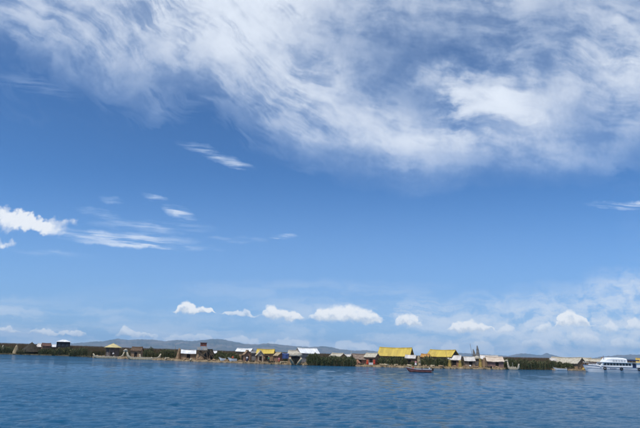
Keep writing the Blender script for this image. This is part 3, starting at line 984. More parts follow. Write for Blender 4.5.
def cone_stook(px, w_px, top_py, off, label, material, name='reed_stook', lean=0.0, group=None, base_z=None, tie=True, cat='reed bundle'):
    loc, az = place(px, off)
    bz = MAT_Z - 0.03 if base_z is None else base_z
    r_ = w_px * mpp(px, off) / 2
    h = zat(px, top_py, off) - bz
    t = thing(name, label, cat, (loc.x, loc.y, bz), -az, group)
    n = 14
    rings = []
    for i in range(7):
        v = i / 6
        rr = r_ * (1 - v) ** 0.8 * (1.0 if v < 0.7 else 0.9) + 0.10 * (1 + v)
        if material is YSTRAW and tie: rr = r_ * (0.55 + 0.45 * abs(v - 0.62) / 0.62)
        rings.append([(lean * v * h + rr * math.cos(2 * math.pi * k / n) * (1 + random.uniform(-0.1, 0.1)), rr * math.sin(2 * math.pi * k / n) * (1 + random.uniform(-0.1, 0.1)), h * v + random.uniform(-0.05, 0.05)) for k in range(n)])
    bo = MB().loft(rings).obj('bundle', material, t)
    m_ = MB()
    for i in range(90):         # loose stalks standing off the bundle
        a = random.uniform(0, 6.283); v0 = random.uniform(0, 0.55); v1 = v0 + random.uniform(0.3, 0.55)
        def pt(v, k_):
            rr = (r_ * max(0.0, 1 - v) ** 0.8 + 0.10 * (1 + v)) * k_
            return Vector((lean * v * h + rr * math.cos(a), rr * math.sin(a), h * v))
        p0, p1 = pt(v0, 1.0), pt(v1, random.uniform(1.05, 1.35))
        sv = Vector((-math.sin(a), math.cos(a), 0)) * 0.03
        m_.add([p0 - sv, p0 + sv, p1], [(0, 1, 2)])
    m_.obj('loose_stalks', material, bo)
    if tie:
        v = 0.72
        rr = (r_ * 0.62 if material is YSTRAW else r_ * (1 - v) ** 0.8 + 0.10 * (1 + v)) + 0.03
        MB().tube([(lean * v * h + rr * math.cos(a), rr * math.sin(a), h * v) for a in np.linspace(0, 2 * math.pi, 13)], 0.035, 5).obj('tie', ROPE, t)
    return t

# ------------------------------------------------------------------ reed clumps and bushes
def clump(px0, px1, top_py, off, label, group, depth=4.0, dens=1.0, leafy=True, dome=0.35, front=None):
    """an upright mass of leafy stems with uneven top, rooted at the water or the mat"""
    pc = (px0 + px1) / 2
    loc, az = place(pc, off)
    s = mpp(pc, off)
    W = (px1 - px0) * s
    n = int(W * depth * 150 * dens)
    x = rng.uniform(-0.5, 0.5, n); y = rng.uniform(-0.5, 0.5, n)
    keep = (x * x * 4 * 0.9 + y * y * 4 * 0.8) < 1.05
    x, y = x[keep], y[keep]; n = len(x)
    H = zat(pc, top_py, off)
    sd_ = random.uniform(0, 50)
    nz = np.array([mnoise.noise(Vector((a * W * 0.75, b * depth * 0.75, sd_))) + 0.5 * mnoise.noise(Vector((a * W * 2.1, b * depth * 2.1, sd_ + 9))) for a, b in zip(x, y)])
    hh = H * (1.0 - dome * (np.abs(2 * x) ** 2.4) - dome * 0.5 * (np.abs(2 * y) ** 2.5)) * (0.84 + 0.42 * nz)
    hh = np.clip(hh, 0.3, H * 1.12)
    t = thing('reed_clump', label, 'reeds', (loc.x, loc.y, -0.05), -az, group)
    bx, by = x * W, y * depth
    # stems
    k = n // 3
    b0 = np.stack([bx[:k], by[:k], np.zeros(k)], 1)
    st_ = blades('stems', b0, hh[:k], rng.uniform(0.05, 0.10, k), rng.normal(0, 0.22, (k, 2)), TOTORA)
    st_.parent = t
    # leaves through the volume, more of them towards the outside
    m_ = n - k
    zf = 1 - rng.uniform(0, 1, m_) ** 1.7
    b1 = np.stack([bx[k:] * (1 + 0.06 * rng.normal(size=m_)), by[k:], zf * hh[k:] * 0.93], 1)
    lv = blades('foliage', b1, rng.uniform(0.15, 0.65, m_), rng.uniform(0.07, 0.16, m_), rng.normal(0, 0.26, (m_, 2)), LEAFY if leafy else TOTORA, curve=0.7)
    lv.parent = t
    return t

# ------------------------------------------------------------------ reed boats
def reed_boat(px0, px1, off, label, prow_h, stern_h, head=True, beam=1.5, cabin=None, name='reed_boat', flip=False, head_r=0.33, yoff=None, hullm=None, rel=0.0):
    hullm = hullm or CREAM
    pc = (px0 + px1) / 2
    loc, az = place(pc, off)
    L = (px1 - px0) * mpp(pc, off)
    t = thing(name, label, 'reed boat', (loc.x, loc.y, 0), -az - R(rel) + (math.pi if flip else 0))
    # bow towards -x
    def centre(u, side, base=0.18):
        x = (u - 0.5) * L * 0.94
        e0 = max(0, (0.22 - u) / 0.22); e1 = max(0, (u - 0.80) / 0.20)
        z = base + prow_h * e0 ** 1.7 + stern_h * e1 ** 1.7
        x += L * 0.03 * math.sin(math.pi * min(1, e0 * 1.2)) * (-1) + L * 0.03 * math.sin(math.pi * min(1, e1 * 1.2))
        if e0 > 0.7: x += (e0 - 0.7) * L * 0.05
        if e1 > 0.7: x -= (e1 - 0.7) * L * 0.05
        y = side * beam * 0.27 * (1 - max(e0, e1) ** 1.3)
        return (x, y, z)
    for side in (-1, 1):
        us = np.linspace(0, 1, 33)
        rad = [0.12 + 0.36 * beam / 1.5 * math.sin(math.pi * min(1, max(0.0, (u * 0.9 + 0.05)))) ** 0.7 for u in us]
        MB().tube([centre(u, side) for u in us], rad, 10).obj('hull_bundle', hullm, t, smooth=True)
        pts = [(lambda c, r_: (c[0], c[1] + side * r_ * 0.75, c[2] + r_ * 0.8))(centre(u, side), 0.12 + 0.36 * beam / 1.5 * math.sin(math.pi * (u * 0.9 + 0.05)) ** 0.7) for u in np.linspace(0.05, 0.95, 25)]
        MB().tube(pts, 0.11, 7).obj('gunwale_roll', PALE, t, smooth=True)
    for u in np.linspace(0.06, 0.94, 13):
        c = Vector(centre(u, 0)); w_ = abs(centre(u, 1)[1])
        rr = 0.12 + 0.36 * beam / 1.5 * math.sin(math.pi * (u * 0.9 + 0.05)) ** 0.7 + 0.02
        MB().tube([(c.x, (w_ + rr) * math.cos(a), c.z + rr * math.sin(a)) for a in np.linspace(0, 2 * math.pi, 15)], 0.03, 5).obj('lashing', ROPE, t)
    MB().box(-L * 0.28, L * 0.26, -beam * 0.28, beam * 0.28, 0.50, 0.58).obj('deck_mat', STRAW, t)
    if head:
        c = Vector(centre(0.0, 0))
        h = MB()
        h.tube([c + Vector((0.15, 0, -0.1)), c + Vector((-0.02, 0, 0.22)), c + Vector((-0.32, 0, 0.34)), c + Vector((-0.72, 0, 0.20)), c + Vector((-0.95, 0, 0.02))], [head_r * 0.6, head_r, head_r * 1.1, head_r * 0.75, head_r * 0.42], 10)
        ho = h.obj('animal_head', PALE, t, smooth=True)
        for sy in (-1, 1):
            MB().tube([c + Vector((-0.1, sy * head_r * 0.6, 0.34 + head_r * 0.4)), c + Vector((0.02, sy * head_r * 0.8, 0.62 + head_r * 0.4))], [0.12, 0.02], 6).obj('ear', CREAM, ho)
            MB().tube([c + Vector((-0.5, sy * head_r * 0.7, 0.38)), c + Vector((-0.53, sy * head_r * 0.98, 0.39))], [0.06, 0.05], 6).obj('eye', DOORM, ho)
    if cabin == 'deckhouse':
        x0, x1 = -L * 0.12, L * 0.12
        MB().box(x0, x1, -beam * 0.3, beam * 0.3, 0.59, 1.3).obj('cabin_wall', BROWNR, t)
        def fn(u, v):
            a = math.pi * v
            return ((u - 0.5) * (x1 - x0 + 0.4), -math.cos(a) * beam * 0.42, 1.3 + 0.55 * math.sin(a))
        MB().sheet(fn, 8, 8, 0.08).obj('cabin_roof', CREAM, t)
    if cabin == 'bench':
        for sx in (-0.16, 0.0, 0.15):
            MB().box(L * sx - 0.2, L * sx + 0.2, -beam * 0.27, beam * 0.27, 0.585, 0.92).obj('bench', PALE, t)
        MB().tube([(-L * 0.05, 0, 0.5), (-L * 0.05, 0, 2.1)], 0.05, 6).obj('mast', PALEW, t)
    return t

# ------------------------------------------------------------------ people
def person(px, py_feet, off, label, top, bottom, pose='stand', height=1.62, hat=None, z=None, face=0.0, loc=None, skirt=True):
    if loc is None:
        loc, az = place(px, off)
        loc.z = MAT_Z + 0.03 if z is None else z
    else:
        az = math.atan2(loc[0], loc[1])
    t = thing('person', label, 'person', tuple(loc), -az + R(face))
    k = height / 1.65
    sit = pose == 'sit'
    # skeleton facing -y
    hip = 0.46 if sit else 0.90
    J = {}
    J['pel'] = (0, 0, hip); J['waist'] = (0, 0.0, hip + 0.16); J['chest'] = (0, 0.0, hip + 0.36); J['neck0'] = (0, 0.01, hip + 0.50); J['neck'] = (0, 0.0, hip + 0.57)
    J['head0'] = (0, -0.01, hip + 0.62); J['head1'] = (0, -0.012, hip + 0.70); J['head2'] = (0, 0.0, hip + 0.745)
    E = [('pel', 'waist'), ('waist', 'chest'), ('chest', 'neck0'), ('neck0', 'neck'), ('neck', 'head0'), ('head0', 'head1'), ('head1', 'head2')]
    rad = {'pel': 0.145, 'waist': 0.125, 'chest': 0.15, 'neck0': 0.085, 'neck': 0.055, 'head0': 0.082, 'head1': 0.098, 'head2': 0.07}
    for s, n_ in ((-1, 'l'), (1, 'r')):
        J['sh' + n_] = (s * 0.18, 0, hip + 0.46); rad['sh' + n_] = 0.062
        if pose == 'reach':
            J['el' + n_] = (s * 0.24, -0.20, hip + 0.30); J['wr' + n_] = (s * 0.16, -0.42, hip + 0.32)
        elif sit:
            J['el' + n_] = (s * 0.25, -0.05, hip + 0.20); J['wr' + n_] = (s * 0.16, -0.28, hip + 0.12)
        else:
            J['el' + n_] = (s * 0.25, 0.02, hip + 0.20); J['wr' + n_] = (s * 0.24, -0.07, hip - 0.04)
        rad['el' + n_] = 0.045; rad['wr' + n_] = 0.030
        E += [('chest', 'sh' + n_), ('sh' + n_, 'el' + n_), ('el' + n_, 'wr' + n_)]
        w_ = Vector(J['wr' + n_]); d = (w_ - Vector(J['el' + n_])).normalized()
        side = Vector((s, 0, 0)); side = (side - d * side.dot(d)).normalized(); up = d.cross(side)
        J['pa' + n_] = tuple(w_ + d * 0.05); rad['pa' + n_] = 0.034
        E.append(('wr' + n_, 'pa' + n_))
        for f_, (o_, ln) in enumerate(((-0.028, 0.070), (-0.010, 0.082), (0.010, 0.078), (0.028, 0.062))):
            a = w_ + d * 0.085 + up * o_; b = a + d * ln * 0.5 - side * 0.012; c = b + d * ln * 0.4 - side * 0.03
            for q_, (nm, pt, rr) in enumerate((('a', a, 0.011), ('b', b, 0.010), ('c', c, 0.008))):
                J['f%s%d%s' % (n_, f_, nm)] = tuple(pt); rad['f%s%d%s' % (n_, f_, nm)] = rr
            E += [('pa' + n_, 'f%s%da' % (n_, f_)), ('f%s%da' % (n_, f_), 'f%s%db' % (n_, f_)), ('f%s%db' % (n_, f_), 'f%s%dc' % (n_, f_))]
        th = w_ + d * 0.03 + up * -0.045; th2 = th + d * 0.045 - up * 0.015
        J['t' + n_ + 'a'] = tuple(th); J['t' + n_ + 'b'] = tuple(th2); rad['t' + n_ + 'a'] = 0.013; rad['t' + n_ + 'b'] = 0.010
        E += [('wr' + n_, 't' + n_ + 'a'), ('t' + n_ + 'a', 't' + n_ + 'b')]
        J['hp' + n_] = (s * 0.095, 0, hip - 0.04); rad['hp' + n_] = 0.095
        if sit:
            J['kn' + n_] = (s * 0.13, -0.42, hip - 0.0); J['an' + n_] = (s * 0.13, -0.40, 0.08)
        else:
            J['kn' + n_] = (s * 0.10, -0.02, 0.48); J['an' + n_] = (s * 0.105, 0.02, 0.08)
        an = J['an' + n_]
        J['to' + n_] = (an[0] * 1.1, an[1] - 0.15, 0.035)
        rad['kn' + n_] = 0.06; rad['an' + n_] = 0.04; rad['to' + n_] = 0.032
        E += [('pel', 'hp' + n_), ('hp' + n_, 'kn' + n_), ('kn' + n_, 'an' + n_), ('an' + n_, 'to' + n_)]
    names = list(J)
    me = bpy.data.meshes.new('body')
    me.from_pydata([tuple(c * k for c in J[n_]) for n_ in names], [(names.index(a), names.index(b)) for a, b in E], [])
    me.materials.append(SKIN)
    o = bpy.data.objects.new('body', me); COL.objects.link(o); o.parent = t
    sm = o.modifiers.new('skin', 'SKIN'); sm.use_smooth_shade = True
    for i, n_ in enumerate(names):
        sv = me.skin_vertices[0].data[i]
        sv.radius = (rad[n_] * k, rad[n_] * k); sv.use_root = (n_ == 'pel')
    sb = o.modifiers.new('sub', 'SUBSURF'); sb.levels = 1; sb.render_levels = 1
    hz_ = Vector(J['head1']) * k
    hm = MB(); hm.tube([hz_ + Vector((0, 0.035, -0.09)), hz_ + Vector((0, 0.035, 0.0)), hz_ + Vector((0, 0.02, 0.07)), hz_ + Vector((0, 0.01, 0.115))], [0.085, 0.105, 0.095, 0.03], 10)
    hm.obj('hair', HAIR, t, smooth=True)
    fc = MB()
    fc.tube([hz_ + Vector((0, -0.09, 0.02)), hz_ + Vector((0, -0.125, -0.03))], [0.010, 0.017], 6)
    fc.obj('nose', SKIN, t)
    for s in (-1, 1):
        MB().tube([hz_ + Vector((s * 0.036, -0.082, 0.018)), hz_ + Vector((s * 0.036, -0.1, 0.018))], 0.012, 6).obj('eye', HAIR, t)
        MB().tube([hz_ + Vector((s * 0.09, 0.0, -0.03)), hz_ + Vector((s * 0.108, 0.0, 0.03))], 0.02, 6).obj('ear', SKIN, t)
    MB().box(-0.026, 0.026, hz_.y - 0.098, hz_.y - 0.08, hz_.z - 0.065, hz_.z - 0.053).obj('mouth', REDP, t)
    # jacket
    def ell(cx, cy, cz, rx, ry, n=14):
        return [(cx + rx * math.cos(2 * math.pi * i / n), cy + ry * math.sin(2 * math.pi * i / n), cz) for i in range(n)]
    m_ = MB()
    m_.loft([ell(0, 0, (hip - 0.08) * k, 0.205, 0.165), ell(0, 0, (hip + 0.1) * k, 0.175, 0.15), ell(0, 0, (hip + 0.34) * k, 0.20, 0.165), ell(0, 0, (hip + 0.47) * k, 0.175, 0.12), ell(0, 0, (hip + 0.535) * k, 0.085, 0.085)])
    m_.obj('jacket', top, t, smooth=True)
    for n_ in 'lr':
        a, b, c = (Vector(J[q + n_]) * k for q in ('sh', 'el', 'wr'))
        MB().tube([a + (a - b) * 0.12, a, b, b + (c - b) * 0.85], [0.07, 0.085, 0.065, 0.05], 9).obj('sleeve', top, t, smooth=True)
    if sit or not skirt:
        for n_ in 'lr':
            a, b, c = (Vector(J[q + n_]) * k for q in ('hp', 'kn', 'an'))
            MB().tube([a + Vector((0, 0, 0.05)), a, b, c], [0.10, 0.12, 0.085, 0.065], 9).obj('trouser_leg', bottom, t, smooth=True)
    else:
        MB().loft([ell(0, 0, 0.22 * k, 0.36, 0.33), ell(0, 0, 0.5 * k, 0.31, 0.28), ell(0, 0, (hip - 0.05) * k, 0.215, 0.18), ell(0, 0, (hip + 0.12) * k, 0.17, 0.14)]).obj('skirt', bottom, t, smooth=True)
    if hat is not None:
        hb_ = hz_ + Vector((0, 0.01, 0.055))
        MB().lathe([(0.19, 0), (0.19, 0.015), (0.115, 0.03), (0.10, 0.13), (0.03, 0.15)], 14, tuple(hb_)).obj('hat', hat, t, smooth=True)
    return t

# ================================================================== LEFT BANK (photo columns 0 to 90)
LB = 0.28
cone_stook(14.5, 5.5, 345.0, 3.0, 'tan upright stook of cut reeds near the far left edge', STRAW, base_z=LB)
cone_stook(1.0, 4, 345.2, 3.5, 'small pale reed stook cut off by the left picture edge', PALE, base_z=LB)
round_pavilion(19.0, 40.0, 342.2, 352.0, 4.5, 'big rounded grey-brown thatched hut on the left bank', GREYT, GREYT, name='round_reed_hut', base_z=LB)
hut(36.0, 42.5, 343.6, 346.6, 8.0, 'little pale-roofed hut peeping over the round grey hut', PALER, BROWNR, depth=3.0, rel=25, base_z=LB, door=None)
hut(40.0, 48.5, 343.0, 345.8, 6.5, 'dark red roofed hut on the left bank', DARKRED, REDR, depth=3.5, rel=-8, base_z=LB, sheet=True)
hut(47.5, 54.5, 344.2, 346.8, 9.0, 'white-roofed hut between the dark red roof and the dark blue house', WHITER, BROWNR, depth=3.0, rel=-20, base_z=LB, door=None, sheet=True)

def dark_house():
    off = 7.0
    loc, az = place(61.2, off)
    s = mpp(61.2, off)
    Wd = 12.4 * s; dp = 3.4
    z1 = zat(61, 342.0, off) - LB; zp = zat(61, 339.6, off) - LB
    t = thing('stilt_house', 'dark blue-black boxy house with pale low roof above the left bank', 'house', (loc.x, loc.y, LB), -az)
    zb = z1 - 5.3 * s
    MB().box(-Wd / 2, Wd / 2, -dp / 2, dp / 2, zb, z1).obj('wall', mat('slate_blue_wall', (0.04, 0.042, 0.05), 0.8, (0.025, 0.026, 0.03), 1.0), t)
    for sx in (-1, -0.33, 0.33, 1):
        for sy in (-1, 1):
            MB().tube([(sx * (Wd / 2 - 0.1), sy * (dp / 2 - 0.12), -0.05), (sx * (Wd / 2 - 0.1), sy * (dp / 2 - 0.12), zb + 0.02)], 0.08, 6).obj('stilt', WOOD, t)
    m_ = MB()
    e = 0.3
    c = [(-Wd / 2 - e, -dp / 2 - e, z1 + 0.01), (Wd / 2 + e, -dp / 2 - e, z1 + 0.01), (Wd / 2 + e, dp / 2 + e, z1 + 0.01), (-Wd / 2 - e, dp / 2 + e, z1 + 0.01)]
    top = [(x, y, z + 0.09) for x, y, z in c]
    m_.add(c + top + [(-0.5, 0, zp), (0.5, 0, zp)], [(3, 2, 1, 0), (0, 1, 5, 4), (1, 2, 6, 5), (2, 3, 7, 6), (3, 0, 4, 7), (4, 5, 9, 8), (6, 7, 8, 9), (5, 6, 9), (7, 4, 8)])
    m_.obj('roof', WHITER, t)
    for x in (-Wd * 0.3, 0.0, Wd * 0.3):
        w_ = MB().box(x - 0.34, x + 0.34, -dp / 2 - 0.03, -dp / 2 - 0.003, zb + 0.55, zb + 1.25).obj('window', GREYW, t)
        MB().box(x - 0.28, x + 0.28, -dp / 2 - 0.04, -dp / 2 - 0.031, zb + 0.60, zb + 1.20).obj('pane', GLASS, w_)
dark_house()
clump(-6, 12, 345.6, 4.2, 'low dark reeds at the far left picture edge', 'reed clumps', depth=4, dens=0.8)
clump(16, 30, 349.0, 1.6, 'low reeds in front of the round grey hut', 'reed clumps', depth=2.5, dens=0.8, leafy=False)
clump(38, 54, 347.6, 3.0, 'reeds below the dark red roof', 'reed clumps', depth=3, dens=0.9)
clump(52, 72, 346.6, 3.4, 'dark reeds below the dark blue house', 'reed clumps', depth=3, dens=1.0)
clump(70, 92, 347.6, 4.5, 'green reeds left of the pale conical pavilion', 'reed clumps', depth=4, dens=1.0)

# ================================================================== ISLAND WITH THE WATCHTOWER (92 to 309)
round_pavilion(103.2, 120.0, 343.4, 347.4, 6.0, 'pavilion with pale yellow conical roof behind the first reed boat', mat('pale_yellow_thatch', (0.62, 0.53, 0.27), 0.9, (0.50, 0.41, 0.20), 1.2, bump=0.7, stripe=(9, 9, 2)), mat('mauve_brown_wall', (0.16, 0.13, 0.12), 0.9, (0.09, 0.075, 0.07), 1.2, bump=0.5, stripe=(9, 9, 0.7)))
reed_boat(92, 124.5, -1.6, 'low reed boat with upturned bow in front of the conical pavilion', 1.25, 2.3, head=False, beam=1.5, cabin='bench')
reed_boat(125.0, 161.5, -1.6, 'large cream reed boat with round animal head on its tall prow', 2.3, 1.75, head=True, beam=1.9, cabin=None, head_r=0.42)
hut(131.0, 141.5, 347.0, 350.6, 5.0, 'brown reed hut behind the large reed boat', mat('dark_brown_thatch', (0.15, 0.095, 0.06), 0.95, (0.09, 0.06, 0.04), 1.2, bump=0.9, stripe=(10, 3, 3)), BROWNR, depth=3.5, rel=15)
reed_boat(139.0, 152.0, 1.6, 'small pale reed boat pulled up behind the large reed boat', 1.5, 0.6, head=False, beam=1.1, yoff=0)
clump(143, 154, 347.6, 5.0, 'dark green clump between the big reed boat and brown hut', 'reed clumps', depth=3.5, dens=1.2)
clump(159, 176, 348.4, 6.0, 'round dark clump left of the white-roofed hut', 'reed clumps', depth=4.5, dens=1.2)
cone_stook(178.0, 4.6, 348.2, 3.0, 'brown reed cone just left of the white-roofed hut', BROWNR, lean=0.06)
def pole(px, py0, py1, off, label, material=WOOD, lean_px=0.0, rad=0.06):
    loc, az = place(px, off)
    z0 = MAT_Z - 0.2; z1 = zat(px, py0, off)
    t = thing('pole', label, 'pole', (loc.x, loc.y, z0), -az)
    lx = lean_px * mpp(px, off)
    MB().tube([(0, 0, 0), (lx * 0.5, 0, (z1 - z0) * 0.5), (lx, 0, z1 - z0)], [rad, rad * 0.85, rad * 0.6], 6).obj('shaft', material, t, smooth=True)
    MB().tube([(lx * 0.93 + rad * 0.9 * math.cos(a), rad * 0.9 * math.sin(a), (z1 - z0) * 0.93) for a in np.linspace(0, 6.283, 9)], 0.02, 5).obj('rope_tie', ROPE, t)
pole(174.2, 346.0, 0, 3.5, 'thin bare pole beside the brown reed cone')
hut(180.4, 195.4, 349.9, 353.6, 5.0, 'white-roofed brown hut with dark doorway left of the watchtower', WHITER, BROWNR, depth=3.6, rel=0, sheet=True, door=0.52, door_w=1.0)

def watchtower():
    off = 4.0
    loc, az = place(201.5, off)
    s = mpp(201.5, off)
    t = thing('watchtower', 'wooden watchtower with small red cabin on top and pale railings', 'watchtower', (loc.x, loc.y, MAT_Z), -az)
    zp = zat(201.5, 350.2, off) - MAT_Z
    zc0 = zat(202, 346.2, off) - MAT_Z
    zc1 = zat(202, 342.6, off) - MAT_Z
    hx = 5.0 * s; hy = 1.3
    MB().box(-hx, hx, -hy, hy, zp - 0.12, zp).obj('platform', WOOD, t)
    for sx in (-1, 1):
        for sy in (-1, 1):
            MB().tube([(sx * (hx + 0.35), sy * (hy + 0.35), -0.05), (sx * (hx - 0.25), sy * (hy - 0.2), zp - 0.1)], 0.10, 7).obj('leg', WOOD, t)
    for sy in (-1, 1):
        for a in (-1, 1):
            MB().tube([(a * (hx + 0.28), sy * (hy + 0.36), 0.35), (-a * (hx - 0.2), sy * (hy - 0.05), zp - 0.35)], 0.06, 6).obj('brace', WOOD, t)
    # railing: posts and woven panels
    n = 6
    for i in range(n + 1):
        x = -hx + 0.05 + (2 * hx - 0.1) * i / n
        MB().tube([(x, -hy + 0.06, zp - 0.02), (x, -hy + 0.06, zp + 1.05 + 0.1 * (i % 2))], 0.055, 6).obj('railing_post', PALEW, t)
    for i in (0, 1, 3, 4, 5):
        x = -hx + 0.05 + (2 * hx - 0.1) * i / n
        MB().box(x + 0.07, x + (2 * hx - 0.1) / n - 0.07, -hy + 0.04, -hy + 0.08, zp + 0.12, zp + 0.82).obj('railing_panel', PALEW, t)
    for sx in (-1, 1):
        MB().box(sx * hx - 0.05, sx * hx + 0.05, -hy + 0.15, hy - 0.05, zp + 0.75, zp + 0.85).obj('side_rail', PALEW, t)
    cx = 0.9 * s
    w2 = 3.1 * s
    for sx in (-1, 1):
        for sy in (-1, 1):
            MB().tube([(cx + sx * (w2 - 0.12), sy * 0.8, zp - 0.02), (cx + sx * (w2 - 0.12), sy * 0.8, zc0 + 0.02)], 0.07, 6).obj('cabin_post', PALEW, t)
    c = MB().box(cx - w2, cx + w2, -0.95, 0.95, zc0, zc1 - 0.12).obj('cabin', REDP, t)
    MB().box(cx - w2 - 0.12, cx + w2 + 0.12, -1.1, 1.1, zc1 - 0.118, zc1).obj('cabin_roof', DARKRED, c)
    for x in (-0.45, 0.45):
        MB().box(cx + x - 0.28, cx + x + 0.28, -0.975, -0.952, zc0 + 0.3, zc1 - 0.4).obj('shutter', DARKRED, c)
    # steep stair on the right
    m_ = MB()
    for sy in (-0.4, 0.4):
        m_.tube([(hx + 2.6, sy, 0.0), (hx + 0.02, sy, zp)], 0.06, 6)
    so_ = m_.obj('stair_rails', WOOD, t)
    for i in range(9):
        f = (i + 0.5) / 9
        MB().box(hx + 2.6 * (1 - f) - 0.12, hx + 2.6 * (1 - f) + 0.12, -0.4, 0.4, zp * f - 0.02, zp * f + 0.03).obj('tread', WOOD, so_)
watchtower()
cone_stook(200.0, 9.0, 350.6, 3.9, 'brown reed cone hut standing under the watchtower', BROWNR, name='cone_hut', cat='hut')
hut(204.5, 213.5, 349.4, 356.6, 7.5, 'steep grey-brown thatched hut against the right side of the watchtower', GREYT, BROWNR, depth=3.4, rel=60, door=None)
hut(211.0, 216.6, 351.0, 353.2, 9.5, 'tiny white-roofed shed right of the watchtower', WHITER, BROWNR, depth=2.6, rel=0, sheet=True, door=None)
clump(214, 228, 351.6, 9.0, 'green reeds just right of the tiny white-roofed shed', 'reed clumps', depth=4, dens=1.1)
clump(225, 240, 352.2, 8.0, 'green reeds left of the first row of white and yellow roofs', 'reed clumps', depth=4, dens=1.1)

def skiff(px0, px1, off, label, hullm, beam=1.3, z_top=0.55, flip=False, rel=0.0, outboard=True, z=0.0, seats=2, stripe=None, rx=0.0):
    pc = (px0 + px1) / 2
    loc, az = place(pc, off)
    L = (px1 - px0) * mpp(pc, off) * 0.97
    t = thing('motorboat', label, 'boat', (loc.x, loc.y, z), -az - R(rel) + (math.pi if flip else 0))
    n = 18
    outer, inner = [], []
    def sec(u, inset):
        x = (u - 0.5) * L
        wv_ = beam / 2 * (min(1.0, (u / 0.42)) ** 0.55) * (1 - 0.12 * max(0, (u - 0.7) / 0.3)) - inset
        wv_ = max(0.015, wv_)
        sheer = z_top + 0.38 * max(0, (0.45 - u) / 0.45) ** 1.6
        kz = -0.22 + 0.62 * max(0, (0.22 - u) / 0.22) ** 1.5 + inset * 1.5
        xo = -0.35 * max(0, (0.15 - u) / 0.15)
        return [(x + xo, -wv_, sheer), (x + xo * 0.6, -wv_ * 0.92, sheer * 0.45 + kz * 0.55), (x, -wv_ * 0.62, kz + 0.02), (x, 0, kz - 0.06), (x, wv_ * 0.62, kz + 0.02), (x + xo * 0.6, wv_ * 0.92, sheer * 0.45 + kz * 0.55), (x + xo, wv_, sheer)]
    m_ = MB()
    us = [i / n for i in range(n + 1)]
    m_.loft([sec(u, 0) for u in us], cap=False, closed=False)
    m_.loft([list(reversed(sec(u, 0.05))) for u in us], cap=False, closed=False)
    k0 = 0; k1 = (n + 1) * 7
    fs = []
    for i in range(n):
        for j, jj in ((0, 6), (6, 0)):
            a, b = i * 7 + j, (i + 1) * 7 + j
            c, d = k1 + (i + 1) * 7 + jj, k1 + i * 7 + jj
            fs.append((a, b, c, d))
    fs.append(tuple(n * 7 + j for j in range(7)))
    fs.append(tuple(k1 + n * 7 + j for j in range(7)))
    m_.f += fs
    ho = m_.obj('hull', hullm, t, smooth=False)
    for s in (0, 6):
        pts = [sec(u, -0.015)[s] for u in us]
        MB().tube(pts, 0.045, 6).obj('gunwale', stripe or PALEW, t, smooth=True)
    for i in range(seats):
        u = 0.38 + 0.3 * i
        x = (u - 0.5) * L
        MB().box(x - 0.16, x + 0.16, -beam * 0.43, beam * 0.43, 0.22, 0.27).obj('bench', WOOD, t)
    if outboard:
        x = L / 2
        e = MB().box(x + 0.02, x + 0.42, -0.17, 0.17, 0.42, 0.95).obj('outboard_motor', RUBBER, t)
        MB().box(x + 0.14, x + 0.28, -0.06, 0.06, -0.45, 0.418).obj('motor_leg', RUBBER, e)
        MB().tube([(x + 0.05, 0, 0.72), (x - 0.55, 0, 0.8)], 0.03, 6).obj('tiller', STEEL, e)
    return t, L
skiff(219.5, 226.0, 1.0, 'small pale boat drawn up on the mat right of the watchtower', HULLW, beam=0.9, outboard=False, z=MAT_Z + 0.2, seats=1)
skiff(228.5, 237.0, 0.9, 'pale boat drawn up below the green reeds left of the arched hut', HULLW, beam=1.0, outboard=False, z=MAT_Z + 0.2, seats=1)

hut(236.5, 252.0, 348.3, 351.4, 11.0, 'white-roofed house behind the small arched brown hut', WHITER, BROWNR, depth=4.5, rel=14, sheet=True)
hut(242.5, 250.8, 350.2, 354.4, 4.5, 'small brown arched hut with dark doorway facing the water', BROWNR, REDR, depth=3.2, rel=78, door=None, gable=REDR)
hut(250.5, 256.5, 350.6, 353.0, 9.0, 'little grey-blue shed between the white and the yellow roof', mat('grey_blue_sheet', (0.20, 0.205, 0.21), 0.7), GREYW, depth=2.6, rel=0, sheet=True, door=None)
hut(256.5, 274.4, 349.0, 353.4, 8.0, 'yellow-roofed brown house beside the white-roofed one', YELLOW, BROWNR, depth=4.2, rel=8, sheet=True, door=0.62, window=(0.3,))
hut(255.0, 264.5, 350.6, 355.2, 3.6, 'cream-gabled reed hut with red front before the yellow-roofed house', CREAM, REDR, depth=3.2, rel=82, door=None, gable=mat('cream_gable', (0.55, 0.42, 0.30), 0.9, (0.40, 0.28, 0.19), 1.3, bump=0.6, stripe=(10, 10, 0.7)))
hut(275.5, 281.8, 352.4, 355.6, 6.0, 'small brown reed hut left of the blue tarpaulin shelter', STRAW, REDR, depth=2.8, rel=50, door=None)
